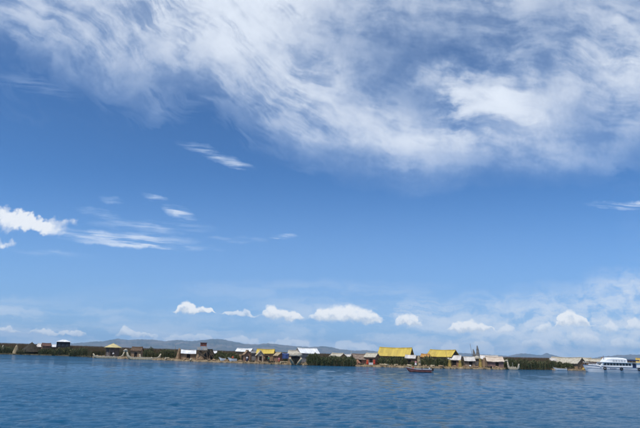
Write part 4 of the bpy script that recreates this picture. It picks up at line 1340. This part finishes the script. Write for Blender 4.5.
def tarp_shelter():
    off = 4.5
    loc, az = place(285.2, off)
    s = mpp(285.2, off)
    t = thing('tarp_shelter', 'blue tarpaulin shelter on poles between two reed huts', 'shelter', (loc.x, loc.y, MAT_Z), -az)
    z1 = zat(285, 353.2, off) - MAT_Z; hx = 3.2 * s
    def fn(u, v):
        return ((u - 0.5) * 2 * hx, (v - 0.5) * 2.2, z1 - 0.25 * abs(v - 0.5) * 2 - 0.1 * math.sin(math.pi * u))
    MB().sheet(fn, 8, 6, 0.02).obj('roof_sheet', BLUET, t)
    def fs(u, v):
        return ((u - 0.5) * 2 * hx, -1.08 + 0.08 * math.sin(9 * u), z1 - 0.30 - 1.25 * v)
    m_ = MB()
    nu = 12
    vs = [fs(i / nu, j / 3) for i in range(nu + 1) for j in range(4)]
    m_.add([(x, y, z) for x, y, z in vs] + [(x, y + 0.03, z) for x, y, z in vs], [(i * 4 + j, (i + 1) * 4 + j, (i + 1) * 4 + j + 1, i * 4 + j + 1) for i in range(nu) for j in range(3)] + [(52 + i * 4 + j, 52 + i * 4 + j + 1, 52 + (i + 1) * 4 + j + 1, 52 + (i + 1) * 4 + j) for i in range(nu) for j in range(3)])
    m_.obj('side_sheet', BLUET, t)
    for sx in (-1, 1):
        for sy in (-1, 1):
            MB().tube([(sx * (hx - 0.06), sy * 0.98, -0.05), (sx * (hx - 0.06), sy * 0.98, z1 - 0.28)], 0.05, 6).obj('pole', WOOD, t)
tarp_shelter()
hut(297.0, 316.5, 348.0, 353.2, 11.0, 'white-roofed grey house with bright sloping roof beside the dark clump', WHITER, GREYW, depth=5.0, rel=-24, sheet=True, gable=mat('beige_gable', (0.50, 0.44, 0.37), 0.85, (0.40, 0.34, 0.28), 1.0, bump=0.3), window=(0.35, 0.7), door=None)
hut(288.0, 297.0, 350.6, 353.6, 9.0, 'cream thatched hut behind the roofed reed catamaran', PALE, BROWNR, depth=3.2, rel=10, door=None)

def catamaran():
    """two-hulled reed boat moored bow-on, thatched canopy above"""
    off = -0.8
    pc = 295.6
    loc, az = place(pc, off)
    s = mpp(pc, off)
    t = thing('reed_catamaran', 'double-prowed cream reed boat with thatched canopy moored bow towards the viewer', 'reed boat', (loc.x, loc.y, 0), -az)
    zr = zat(pc, 351.4, off); ze = zat(pc, 355.6, off)
    for sx in (-1, 1):
        pts, rad = [], []
        for u in np.linspace(0, 1, 22):
            e0 = max(0, (0.3 - u) / 0.3); e1 = max(0, (u - 0.85) / 0.15)
            pts.append((sx * (0.55 + 1.15 * e0 ** 1.2), -1.2 + 6.4 * u - 0.9 * e0 * (1 - e0), 0.2 + 1.75 * e0 ** 1.4 + 0.8 * e1 ** 2))
            rad.append(0.16 + 0.34 * math.sin(math.pi * (0.08 + 0.86 * u)) ** 0.8)
        h = MB().tube(pts, rad, 10).obj('hull_bundle', CREAM, t, smooth=True)
        for i in range(2, 21, 3):
            p, rr = Vector(pts[i]), rad[i] + 0.02
            d = (Vector(pts[i + 1]) - Vector(pts[i - 1])).normalized()
            a_ = d.cross(Vector((1, 0, 0))).normalized(); b_ = d.cross(a_)
            MB().tube([p + a_ * rr * math.cos(q_) + b_ * rr * math.sin(q_) for q_ in np.linspace(0, 6.283, 11)], 0.03, 5).obj('lashing', ROPE, h)
    MB().box(-1.3, 1.3, 0.5, 4.4, 0.66, 0.74).obj('deck', STRAW, t)
    MB().box(-1.25, 1.25, 1.2, 1.26, 0.76, ze + 0.1).obj('cabin_interior_shade', SHADEW, t)  # dark panel: shaded interior under the canopy put into its colour
    for sx in (-1, 1):
        for y in (0.6, 2.4, 4.2):
            MB().tube([(sx * 1.35, y, 0.6), (sx * 1.5, y, ze + 0.1)], 0.06, 6).obj('canopy_post', WOOD, t)
    hw = 6.8 * s
    rings = []
    for i in range(8):
        a = i / 7 * math.pi / 2
        rr, zz = math.cos(a) ** 0.85, math.sin(a)
        rings.append([(max(0.03, rr) * hw * math.cos(q_) * (1 + random.uniform(-0.02, 0.02)), 2.2 + max(0.03, rr) * 2.5 * math.sin(q_), ze + (zr - ze) * zz + random.uniform(-0.04, 0.04)) for q_ in np.linspace(0, 2 * math.pi, 23)[:-1]])
    rings.insert(0, [(x * 0.97, 2.2 + (y - 2.2) * 0.97, z - 0.18) for x, y, z in rings[0]])
    MB().loft(rings).obj('canopy_roof', PALE, t)
    bowl = []
    for i in range(7):
        v = i / 6
        bowl.append([((0.35 + 1.25 * v ** 0.7) * math.cos(q_), 0.2 + (0.3 + 0.55 * v) * math.sin(q_), 0.35 + 1.45 * v) for q_ in np.linspace(math.pi, 2 * math.pi, 11)])
    MB().loft(bowl, cap=False, closed=False).obj('bow_shade_screen', mat('shade_dark_screen', (0.12, 0.10, 0.065), 0.95, (0.06, 0.05, 0.03), 2.0, bump=0.8, stripe=(10, 10, 1)), t)  # dark colour stands for the shade inside the bow, between the prows
catamaran()
clump(307, 321, 353.6, 2.0, 'rounded dark reed clump right of the bright white roof', 'reed clumps', depth=5, dens=1.2)
clump(318, 340, 355.4, 2.2, 'broad dark reed clump standing in the open water gap', 'reed clumps', depth=6, dens=1.2)
clump(334, 356, 356.2, 2.4, 'dark reed clump below the two small pale roofs', 'reed clumps', depth=6, dens=1.2)

# ================================================================== ISLAND WITH THE YELLOW HOUSES (352 to 506)
hut(331.8, 343.5, 353.3, 356.9, 11.0, 'small cream-roofed brown hut above the dark reed clump', PALE, BROWNR, depth=4.0, rel=38, door=None, base_z=0.3)
hut(342.5, 351.0, 354.3, 357.0, 12.0, 'small pinkish-white roofed hut left of the brown reed hut', PALER, BROWNR, depth=3.4, rel=-18, door=None, sheet=True, base_z=0.3)
pole(351.2, 350.4, 0, 8.0, 'thin upright pole beside the brown and grey hut', PALEW)
hut(352.0, 366.5, 354.0, 359.2, 7.0, 'weathered grey-brown thatched hut left of the two red-dressed people', mat('weathered_thatch', (0.30, 0.23, 0.18), 0.95, (0.18, 0.13, 0.10), 1.1, bump=0.9, bscale=9, stripe=(10, 3, 3)), REDR, depth=4.0, rel=-20, door=0.4)
cone_stook(357.5, 9, 359.8, 2.4, 'reddish-brown low heap of reeds before the grey-brown hut', mat('russet_reed', (0.34, 0.17, 0.10), 0.9, (0.22, 0.11, 0.07), 1.5, bump=0.8), tie=False)
hut(366.2, 378.0, 353.2, 357.0, 6.5, 'cream-roofed hut with dark doorway behind the two red-dressed people', PALE, REDR, depth=3.4, rel=30, door=0.62, door_w=1.1)
RED1 = cloth('scarlet', (0.55, 0.055, 0.03)); RED2 = cloth('orange_red', (0.62, 0.12, 0.05)); BLK = cloth('black', (0.02, 0.02, 0.022)); WHT = cloth('white', (0.72, 0.70, 0.68))
PNK = cloth('pink', (0.60, 0.25, 0.28)); OLV = cloth('olive', (0.14, 0.15, 0.08)); NVY = cloth('navy', (0.03, 0.04, 0.10)); TAN = cloth('tan', (0.45, 0.34, 0.22)); GRN = cloth('green', (0.05, 0.22, 0.12)); STH = mat('straw_hat', (0.55, 0.45, 0.28), 0.9)
person(367.4, 365, 1.3, 'person in orange-red jacket and skirt, left of the red-dressed pair', RED2, RED1, height=1.66)
person(374.2, 365, 1.3, 'person in scarlet jacket and skirt, right of the red-dressed pair', RED1, RED1, height=1.74)
def mat_pile(px, off, w_px, label, material):
    loc, az = place(px, off)
    s = mpp(px, off)
    t = thing('cloth_stall', label, 'stall', (loc.x, loc.y, MAT_Z), -az)
    hx = w_px * s / 2
    MB().box(-hx, hx, -0.35, 0.35, 0.62, 0.68).obj('table_top', WOOD, t)
    for sx in (-1, 1):
        for sy in (-1, 1):
            MB().tube([(sx * (hx - 0.07), sy * 0.28, -0.06), (sx * (hx - 0.07), sy * 0.28, 0.63)], 0.035, 6).obj('leg', WOOD, t)
    def fn(u, v):
        return ((u - 0.5) * 2 * (hx - 0.02), -0.38 - 0.03 * math.sin(14 * u), 0.70 - 0.62 * v)
    m_ = MB(); nu = 14
    vs = [fn(i / nu, j / 3) for i in range(nu + 1) for j in range(4)]
    k = len(vs)
    m_.add(vs + [(x, y - 0.015, z) for x, y, z in vs], [(i * 4 + j, i * 4 + j + 1, (i + 1) * 4 + j + 1, (i + 1) * 4 + j) for i in range(nu) for j in range(3)] + [(k + i * 4 + j, k + (i + 1) * 4 + j, k + (i + 1) * 4 + j + 1, k + i * 4 + j + 1) for i in range(nu) for j in range(3)])
    m_.obj('hanging_cloth', material, t)
    MB().box(-hx + 0.01, hx - 0.01, -0.36, 0.36, 0.685, 0.705).obj('table_cloth', material, t)
mat_pile(370.9, 1.6, 4.2, 'low stall with white cloth between the two red-dressed people', WHT)

hut(379.6, 412.0, 347.4, 356.2, 10.0, 'largest yellow-roofed house, left of the two big yellow roofs', YELLOW, BROWNR, depth=6.0, rel=15, sheet=True, door=0.25, window=(0.5, 0.75), gable=SHADEW, over=0.45)  # gables painted darker than the walls for the end turned from the sun
clump(378.5, 392, 356.0, 4.5, 'dark green reeds under the left half of the largest yellow roof', 'reed clumps', depth=3.5, dens=1.2, dome=0.25)
clump(389, 407, 356.8, 4.5, 'dark green reeds under the right half of the largest yellow roof', 'reed clumps', depth=3.5, dens=1.2, dome=0.2)
hut(405.4, 416.2, 355.0, 358.4, 5.0, 'small pale-roofed brown hut at the right end of the largest yellow house', PALER, REDR, depth=3.2, rel=8, sheet=True, door=0.4)
cone_stook(418.8, 4.5, 355.4, 4.5, 'tan reed stook right of the small pale-roofed hut', STRAW)
clump(410.5, 417, 360.0, 3.0, 'low green reeds behind the pink-dressed person on the shore', 'reed clumps', depth=1.8, dens=1.2)
person(415.7, 366, 1.4, 'person in pink top and white skirt on the shore above the motorboat', PNK, WHT, height=1.62)
person(419.6, 366, 1.2, 'person in olive jacket beside the pink-dressed person on the shore', OLV, TAN, height=1.55, hat=STH)
hut(421.2, 430.0, 354.1, 356.8, 11.0, 'little orange-thatched hut between the two big yellow roofs', mat('orange_thatch', (0.52, 0.28, 0.08), 0.9, (0.36, 0.18, 0.06), 1.4, bump=0.8, stripe=(12, 3, 3)), BROWNR, depth=3.2, rel=12, door=None)
clump(420.5, 436, 356.6, 5.5, 'dark reeds between the two big yellow roofs', 'reed clumps', depth=4, dens=1.2, dome=0.25)
hut(430.4, 455.6, 349.7, 356.8, 9.5, 'second yellow-roofed house with dark triangular gable at its right end', YELLOW, BROWNR, depth=6.0, rel=28, sheet=True, door=0.3, gable=SHADEW, over=0.45)  # shade of the right gable put into its darker wall colour
clump(434, 451, 357.4, 5.0, 'dark reeds under the second yellow roof', 'reed clumps', depth=3.5, dens=1.2, dome=0.2)
pole(447.4, 351.2, 0, 4.5, 'thin leaning pole in front of the second yellow roof', WOOD, lean_px=-1.2, rad=0.05)
hut(448.6, 461.4, 355.3, 360.1, 4.5, 'pale-roofed red-brown hut flanked by two yellow straw sheaves', PALER, REDR, depth=3.6, rel=10, sheet=True, door=0.5, door_w=1.2)
cone_stook(449.6, 3.4, 360.2, 1.6, 'yellow straw sheaf at the left of the red-brown hut', YSTRAW)
cone_stook(460.0, 3.8, 360.4, 1.6, 'yellow straw sheaf at the right of the red-brown hut', YSTRAW)
hut(463.6, 474.6, 356.6, 360.9, 5.0, 'pale-roofed grey-brown hut left of the grey twin-horned reed tower', PALER, mat('grey_brown_wall', (0.27, 0.20, 0.15), 0.9, (0.16, 0.125, 0.095), 1.2, bump=0.6, stripe=(10, 10, 0.7)), depth=3.4, rel=-8, sheet=True, door=0.6)
def horns():
    off = 6.0
    loc, az = place(476.5, off)
    s = mpp(476.5, off)
    t = thing('reed_tower', 'tall grey twin-horned reed tower with cream dome at its foot', 'reed tower', (loc.x, loc.y, MAT_Z), -az)
    za = zat(477.8, 345.6, off) - MAT_Z; zb = zat(473.6, 349.0, off) - MAT_Z
    for (x0, x1, h, w_) in ((0.2 * s, 1.1 * s, za, 0.82), (-1.9 * s, -2.9 * s, zb, 0.78)):
        pts = [(x0 * (1 - v) + x1 * v + 0.25 * math.sin(v * 3.1), 0, h * v) for v in np.linspace(0, 1, 12)]
        hb_ = MB().tube(pts, [w_ * (1 - v) ** 0.75 + 0.10 for v in np.linspace(0, 1, 12)], 10).obj('horn', GREYS, t)
        for i in (3, 5, 7, 9):
            p = Vector(pts[i]); rr = w_ * (1 - i / 11) ** 0.75 + 0.13
            MB().tube([(p.x + rr * math.cos(a), rr * math.sin(a), p.z) for a in np.linspace(0, 6.283, 11)], 0.04, 5).obj('lashing', ROPE, hb_)
    MB().box(-3.6 * s, 2.6 * s, -0.9, 0.9, 2.4, 2.52).obj('platform', WOOD, t)
    for sx in (-3.4 * s, 2.4 * s):
        for sy in (-0.8, 0.8):
            MB().tube([(sx * 1.15, sy * 1.2, -0.05), (sx, sy, 2.41)], 0.08, 6).obj('leg', WOOD, t)
    for z in (0.8, 1.6):
        MB().tube([(-3.6 * s, -0.95, z), (2.6 * s, -0.95, z + 0.1)], 0.05, 6).obj('cross_bar', WOOD, t)
    MB().lathe([(1.0, 2.53), (0.95, 2.9), (0.7, 3.25), (0.3, 3.45), (0.05, 3.5)], 14, (0.2, -0.1, 0), 0.03).obj('dome', PALE, t)
    MB().box(-2.9 * s, 2.1 * s, -0.6, 0.6, 0, 2.39).obj('reed_screen', BROWNR, t)
horns()
pole(474.4, 343.8, 0, 4.0, 'tall thin pole leaning left of the grey twin-horned tower', mat('grey_pole', (0.16, 0.16, 0.17), 0.7), lean_px=-3.6, rad=0.07)
cone_stook(480.2, 3.4, 358.8, 2.4, 'yellow straw sheaf at the foot of the twin-horned tower', YSTRAW)
hut(480.5, 498.0, 355.3, 359.4, 10.5, 'long grey-roofed hut behind the cream-roofed one', PALER, BROWNR, depth=4.0, rel=6, sheet=True, door=None)
hut(485.6, 502.4, 356.7, 361.2, 5.0, 'cream-roofed hut with purplish-brown walls at the right end of the yellow-house island', mat('cream_pink_roof', (0.66, 0.55, 0.44), 0.85, (0.55, 0.44, 0.34), 0.8, bump=0.6, stripe=(10, 3, 3)), mat('purple_brown_wall', (0.26, 0.16, 0.14), 0.9, (0.17, 0.11, 0.10), 1.1, bump=0.4), depth=3.8, rel=-14, door=0.6, gable=BROWNR)
cone_stook(484.0, 4.4, 358.0, 3.4, 'brown reed sheaf before the long grey-roofed hut', BROWNR)

# boat with curled prows at the end of the island
reed_boat(507.0, 519.0, -1.0, 'small pale reed boat with high curled ends at the right tip of the island', 2.15, 1.6, head=True, beam=1.3, hullm=PALE, head_r=0.28, rel=12, cabin='bench')

# ================================================================== RIGHT: REEDS, LAST ISLAND, FERRY
for i, (a, b, tp, lab) in enumerate(((503, 516, 358.6, 'dark green reeds behind the small curled reed boat'), (514, 530, 359.2, 'dark green reeds right of the curled reed boat'),
                                    (527, 543, 360.2, 'green reeds midway between the curled boat and the last hut'), (540, 556, 360.0, 'green reeds just left of the last cream-roofed hut'))):
    clump(a, b, tp, 3.4, lab, 'reed clumps', depth=4.5, dens=1.0, dome=0.2, leafy=(i % 2 == 0))
hut(552.6, 580.5, 357.3, 363.0, 7.0, 'long cream-roofed hut with brown gable left of the ferry', PALE, BROWNR, depth=5.0, rel=38, door=None, gable=mat('tan_gable', (0.30, 0.19, 0.11), 0.9, (0.20, 0.125, 0.075), 1.0, bump=0.6, stripe=(9, 9, 0.7)))
hut(549.8, 556.2, 358.2, 361.0, 11.0, 'tiny pale hut behind the left end of the long cream roof', PALER, REDR, depth=2.8, rel=0, door=None, sheet=True)
clump(553, 563, 361.4, 3.6, 'low dark reeds below the left part of the long cream roof', 'reed clumps', depth=2.5, dens=1.2)
clump(561, 573, 363.0, 3.0, 'low dark reeds below the right part of the long cream roof', 'reed clumps', depth=2.5, dens=1.2)
skiff(553.5, 566.0, -0.8, 'small white boat moored below the long cream roof', HULLW, beam=1.4, outboard=True, seats=2)
hut(582.0, 591.0, 357.9, 361.0, 12.0, 'small cream-roofed hut directly behind the bow of the ferry', PALE, BROWNR, depth=3.0, rel=20, door=None)
hut(589.5, 601.0, 358.9, 361.4, 10.0, 'cream-roofed hut behind the front windows of the ferry', PALE, REDR, depth=3.0, rel=-10, door=None)
cone_stook(602.0, 8.0, 357.3, 11.0, 'dark brown reed cone behind the foredeck of the ferry', BROWNR)
cone_stook(585.0, 8.0, 366.6, 0.9, 'low straw heap on the shore before the ferry bow', YSTRAW, tie=False, name='straw_heap')
hut(636.5, 648.0, 358.4, 363.0, 9.0, 'yellowish hut cut off by the right picture edge', YSTRAW, BROWNR, depth=3.6, rel=0, door=None)

def ferry():
    Yf = ground(612, 372.3).y - 1.2
    x0 = P(583.2, 366, Yf).x
    s = (P(611, 366, Yf) - P(610, 366, Yf)).x
    L = 67 * s
    az = math.atan2(x0 + L / 2, Yf)
    t = thing('ferry', 'white two-deck tour ferry with dark windows and tyre fenders at right', 'ferry', (x0 + L / 2, Yf, 0), R(-2))
    X = lambda px: (px - 583.2) * s - L / 2        # photo column -> metres along the boat
    def Z(py, px):
        return P(px, py, Yf - 1.5).z
    beam = 4.4
    zdeck = Z(367.2, 612); zbow = Z(364.6, 586)
    n = 26
    def sec(u):
        x = -L / 2 + L * u
        wv_ = beam / 2 * min(1.0, (max(u, 0.001) / 0.30)) ** 0.6
        wv_ = max(0.03, wv_)
        top = zdeck + (zbow - zdeck) * max(0, (0.40 - u) / 0.40) ** 1.5
        kz = -0.7 + 1.1 * max(0, (0.10 - u) / 0.10) ** 1.4
        rk = 0.9 * max(0, (0.14 - u) / 0.14)
        return [(x, -wv_, top), (x + rk * 0.45, -wv_ * 0.98, top * 0.5 + kz * 0.1), (x + rk, -wv_ * 0.86, kz * 0.35), (x + rk, 0, kz), (x + rk, wv_ * 0.86, kz * 0.35), (x + rk * 0.45, wv_ * 0.98, top * 0.5 + kz * 0.1), (x, wv_, top)]
    m_ = MB()
    secs = [sec(i / n) for i in range(n + 1)]
    m_.loft(secs, cap=False, closed=False)
    m_.f.append(tuple(n * 7 + j for j in range(7)))
    k = len(m_.v)
    m_.add([p for q_ in secs for p in ((q_[0][0], q_[0][1], q_[0][2] - 0.03), (q_[6][0], q_[6][1], q_[6][2] - 0.03))], [(2 * i, 2 * i + 1, 2 * i + 3, 2 * i + 2) for i in range(n)])
    hull = m_.obj('hull', HULLW, t)
    for sd_ in (0, 6):
        MB().tube([(p[sd_][0], p[sd_][1] * 1.01, p[sd_][2]) for p in secs], 0.07, 6).obj('rub_rail', NAVY, hull, smooth=True)
    MB().tube([(p[0][0], p[0][1] - 0.01, p[0][2] * 0.62) for p in secs[1:]], 0.035, 5).obj('hull_stripe', NAVY, hull)
    # lettering-like name marks are too small to read: a short row of dark strokes on the hull side
    for i in range(9):
        px = 606.6 + i * 0.72
        w_ = 0.10 if i % 3 else 0.14
        MB().box(X(px), X(px) + w_, -beam / 2 - 0.02, -beam / 2 + 0.03, zdeck - 0.62, zdeck - 0.62 + (0.26 if i % 2 else 0.32)).obj('name_letter', NAVY, hull)
    # main cabin
    zc = Z(362.6, 612)
    ca, cb = X(598.0), X(629.0)
    hb = beam / 2 - 0.25
    m_ = MB()
    pr = [(ca - 0.2, zdeck - 0.05), (cb, zdeck - 0.05), (cb, zc), (ca + 0.9, zc)]
    m_.add([(x, -hb, z) for x, z in pr] + [(x, hb, z) for x, z in pr], [(0, 1, 2, 3), (7, 6, 5, 4), (0, 3, 7, 4), (1, 5, 6, 2), (3, 2, 6, 7), (0, 4, 5, 1)])
    cab = m_.obj('cabin', CABW, t)
    z0, z1 = zdeck + 0.40 * (zc - zdeck), zc - 0.16
    nwin = 9
    for i in range(nwin):
        a = ca + 1.0 + (cb - ca - 1.25) * i / nwin
        b = ca + 1.0 + (cb - ca - 1.25) * (i + 1) / nwin - 0.13
        sl_ = 0.22 if i == 0 else 0.0
        for sy in (-1, 1):
            y = sy * hb
            w_ = MB()
            ys_ = (y - 0.025, y - 0.003) if sy < 0 else (y + 0.003, y + 0.025)
            w_.add([(a - sl_, ys_[0], z0), (b, ys_[0], z0), (b, ys_[0], z1), (a + sl_, ys_[0], z1), (a - sl_, ys_[1], z0), (b, ys_[1], z0), (b, ys_[1], z1), (a + sl_, ys_[1], z1)],
                   [(0, 1, 2, 3), (7, 6, 5, 4), (0, 4, 5, 1), (1, 5, 6, 2), (2, 6, 7, 3), (3, 7, 4, 0)])
            wo_ = w_.obj('window', GLASS, cab)
    # wheelhouse windscreen
    for sy in (-0.95, 0.0, 0.95):
        m2 = MB()
        fx0, fx1 = ca - 0.2 + 1.1 * (z0 - zdeck) / (zc - zdeck), ca - 0.2 + 1.1 * (z1 - zdeck) / (zc - zdeck)
        m2.add([(fx0 - 0.03, sy - 0.42, z0), (fx0 - 0.03, sy + 0.42, z0), (fx1 - 0.03, sy + 0.42, z1), (fx1 - 0.03, sy - 0.42, z1), (fx0 + 0.02, sy - 0.42, z0), (fx0 + 0.02, sy + 0.42, z0), (fx1 + 0.02, sy + 0.42, z1), (fx1 + 0.02, sy - 0.42, z1)],
               [(0, 3, 2, 1), (4, 5, 6, 7), (0, 1, 5, 4), (1, 2, 6, 5), (2, 3, 7, 6), (3, 0, 4, 7)])
        m2.obj('windscreen', GLASS, cab)
    MB().box(ca + 0.55, X(639.5), -hb - 0.22, hb + 0.22, zc + 0.005, zc + 0.10).obj('deck_roof', CABW, t)
    # upper streamlined canopy
    zu = Z(357.5, 612)
    ua, ub = X(602.4), X(624.5)
    prof = [(0.0, 0.02), (0.05, 0.30), (0.10, 0.62), (0.16, 0.86), (0.30, 0.98), (0.6, 1.0), (0.85, 0.92), (0.97, 0.80), (1.0, 0.74)]
    rings = []
    for (u, h) in prof:
        x = ua + (ub - ua) * u
        zt = zc + 0.105 + (zu - zc - 0.1) * h
        w_ = hb * (0.70 + 0.25 * min(1, u * 5))
        rings.append([(x, -w_, zc + 0.105), (x, -w_ * 0.97, zc + 0.105 + (zt - zc - 0.1) * 0.7), (x, -w_ * 0.8, zt), (x, w_ * 0.8, zt), (x, w_ * 0.97, zc + 0.105 + (zt - zc - 0.1) * 0.7), (x, w_, zc + 0.105)])
    MB().loft(rings).obj('upper_canopy', CABW, t)
    for i in range(5):
        a = ua + (ub - ua) * (0.36 + 0.12 * i)
        for sy in (-1, 1):
            y = sy * hb * 0.965
            MB().box(a, a + (ub - ua) * 0.085, min(y, y + sy * 0.02), max(y, y + sy * 0.02), zc + 0.34, zc + 0.34 + (zu - zc) * 0.30).obj('canopy_vent', mat('pale_grey_panel', (0.55, 0.57, 0.60), 0.4), t)
    # aft: navy awning, aft bulkhead
    MB().box(X(625.6), X(636.2), -hb - 0.05, hb + 0.05, zc + 0.62, zc + 0.95).obj('awning', NAVY, t)
    for px in (626.2, 635.6):
        for sy in (-1, 1):
            MB().tube([(X(px), sy * (hb - 0.1), zc + 0.09), (X(px), sy * (hb - 0.1), zc + 0.63)], 0.04, 6).obj('awning_post', STEEL, t)
    MB().box(X(633.0), X(638.2), -hb, hb, zdeck - 0.05, zc + 0.003).obj('aft_bulkhead', CABW, t)
    MB().box(X(629.3), X(632.7), -hb + 0.3, hb - 0.3, zdeck - 0.03, zdeck + 0.9).obj('aft_bench', NAVY, t)
    # bow rail
    bow = [p for p in secs if p[0][0] < ca + 0.6]
    for sd_ in (0, 6):
        pts = [(p[sd_][0] + 0.15, p[sd_][1] * 0.95, p[sd_][2] + 0.75) for p in bow]
        MB().tube(pts, 0.028, 6).obj('bow_rail', STEEL, t)
        for p in bow[1::2]:
            MB().tube([(p[sd_][0] + 0.15, p[sd_][1] * 0.95, p[sd_][2]), (p[sd_][0] + 0.15, p[sd_][1] * 0.95, p[sd_][2] + 0.75)], 0.025, 5).obj('stanchion', STEEL, t)
    # low windscreen/foredeck housing
    MB().box(X(590.5), X(597.4), -hb * 0.6, hb * 0.6, zdeck + 0.12, zdeck + 0.75).obj('foredeck_housing', CABW, t)
    # tyre fenders
    for px in (601.4, 617.4, 634.6):
        c = Vector((X(px), -beam / 2 - 0.16, zdeck - 0.42))
        ty = MB()
        ty.tube([c + Vector((0.36 * math.cos(a), 0, 0.36 * math.sin(a))) for a in np.linspace(0, 2 * math.pi, 19)], 0.14, 8)
        to = ty.obj('tyre_fender', RUBBER, t, smooth=True)
        MB().tube([c + Vector((0, 0, 0.4)), c + Vector((0, 0.1, 0.75))], 0.02, 5).obj('rope', ROPE, to)
    # mast with lamp and aerial
    zt = Z(355.6, 604.4)
    ms = MB().tube([(X(604.4), 0, zc + 0.1), (X(604.4), 0, zt)], [0.08, 0.04], 6).obj('mast', DHULL, t)
    MB().box(X(604.4) - 0.12, X(604.4) + 0.12, -0.45, 0.45, zt - 0.35, zt - 0.28).obj('cross_tree', DHULL, ms)
    return t
ferry()

# motorboat out on the water
def main_boat():
    yb = ground(420, 372.4).y
    off = yb - SY(420)
    t, L = skiff(407.3, 431.6, off, 'dark reddish motorboat with pale gunwale crossing the open water', DHULL, beam=1.55, z_top=0.62, seats=2, stripe=mat('pale_lilac_paint', (0.50, 0.47, 0.52), 0.5))
    rz = t.rotation_euler.z
    base = Vector(t.location)
    def on(x, y, z):
        return (base.x + x * math.cos(rz) - y * math.sin(rz), base.y + x * math.sin(rz) + y * math.cos(rz), base.z + z)
    person(0, 0, 0, 'person in red jacket sitting in the bow of the motorboat', RED1, NVY, pose='sit', loc=on(-0.27 * L, 0.0, 0.0), face=-60, height=1.6)
    person(0, 0, 0, 'person in dark blue sitting amidships in the motorboat', NVY, BLK, pose='sit', loc=on(0.10 * L, 0.05, -0.12), face=-80, height=1.6)
    person(0, 0, 0, 'person in white shirt steering at the stern of the motorboat', WHT, NVY, pose='sit', loc=on(0.41 * L, 0, 0.06), face=-95, height=1.65)
main_boat()

# a few islanders
person(112.6, 355, 1.2, 'person in white by the low reed boat under the conical roof', WHT, BLK, height=1.6)
person(232.6, 361, 1.8, 'person in red top by the pale boat left of the arched hut', RED2, BLK, height=1.58)
person(247.0, 362, 2.6, 'person in white standing before the small arched brown hut', WHT, NVY, height=1.58)
person(268.6, 362, 2.4, 'person in green standing before the yellow-roofed house', GRN, BLK, height=1.6, hat=STH)
person(279.0, 362, 2.2, 'person in pink standing left of the blue tarpaulin shelter', PNK, REDP, height=1.56)
person(470.0, 366, 2.0, 'person in white sitting before the grey-brown hut left of the tower', WHT, BLK, pose='sit', z=MAT_Z - 0.26, height=1.6)

# bundles of cut reeds lying along the shore
BUN = ((97, 0.9), (167, 0.8), (186, 1.2), (191, 0.7), (209, 0.8), (214.5, 1.4), (226, 0.7), (241, 0.9), (252, 0.6), (259.5, 1.3), (272, 0.9), (284, 0.8),
       (361, 0.8), (382.5, 1.6), (386, 0.6), (396, 1.1), (409, 0.7), (426, 0.9), (432.5, 1.9), (441, 0.6), (454, 0.9), (466, 1.4), (475, 0.7), (488, 0.9), (496.5, 1.6), (570, 0.8), (577, 1.3))
def bundles():
    ref = []
    for v in range(4):
        m_ = MB()
        n = 9
        L = 1.5 + 0.3 * v
        pts = [((i / 8 - 0.5) * L, 0.04 * math.sin(i), 0.20 + 0.03 * math.sin(i * 1.7 + v)) for i in range(n)]
        rd = [0.26 + 0.03 * math.sin(i * 2.1 + v) - (0.07 if i in (2, 6) else 0) + (0.05 if i in (0, 8) else 0) for i in range(n)]
        m_.tube(pts, rd, 9)
        tie = MB()
        for i in (2, 6):
            tie.tube([(pts[i][0], 0.22 * math.cos(a), pts[i][2] + 0.22 * math.sin(a)) for a in np.linspace(0, 6.283, 11)], 0.03, 5)
        ref.append((m_, tie))
    mats = (STRAW, BROWNR, CREAM, GREYT, BROWNR)
    for i, (px, off) in enumerate(BUN):
        loc, az = place(px, off + 0.35)
        t = thing('reed_bundle', 'short tied bundle of cut reeds lying along the island edge', 'reed bundle', (loc.x, loc.y, MAT_Z + 0.02), -az + random.choice((-1, 1)) * random.uniform(0.4, 1.5), 'reed bundles lying along the shore')
        m_, tie = ref[i % 4]
        m_.obj('bundle', mats[(i * 7 + i // 3) % 5], t)
        tie.obj('tie', ROPE, t)
bundles()

# ------------------------------------------------------------------ air
def haze():
    b = 17000.0
    o = MB().box(-b, b, -b, b, -1.2, 330.0).obj('haze', mat('placeholder_air', (0.8, 0.8, 0.8)))
    m_ = bpy.data.materials.new('air')
    m_.use_nodes = True
    nt = m_.node_tree
    nt.nodes.clear()
    v = nt.nodes.new('ShaderNodeVolumePrincipled')
    v.inputs['Color'].default_value = (0.42, 0.69, 1.0, 1)
    v.inputs['Density'].default_value = HAZE
    out = nt.nodes.new('ShaderNodeOutputMaterial')
    nt.links.new(v.outputs[0], out.inputs['Volume'])
    o.data.materials.clear()
    o.data.materials.append(m_)
    tag(o, 'thin blue haze over the lake', 'haze', kind='stuff')
HAZE = 0.000056
haze()
print('tris', sum(len(o.data.loops) - 2 * len(o.data.polygons) for o in bpy.data.objects if o.type == 'MESH'), 'objects', len(bpy.data.objects))
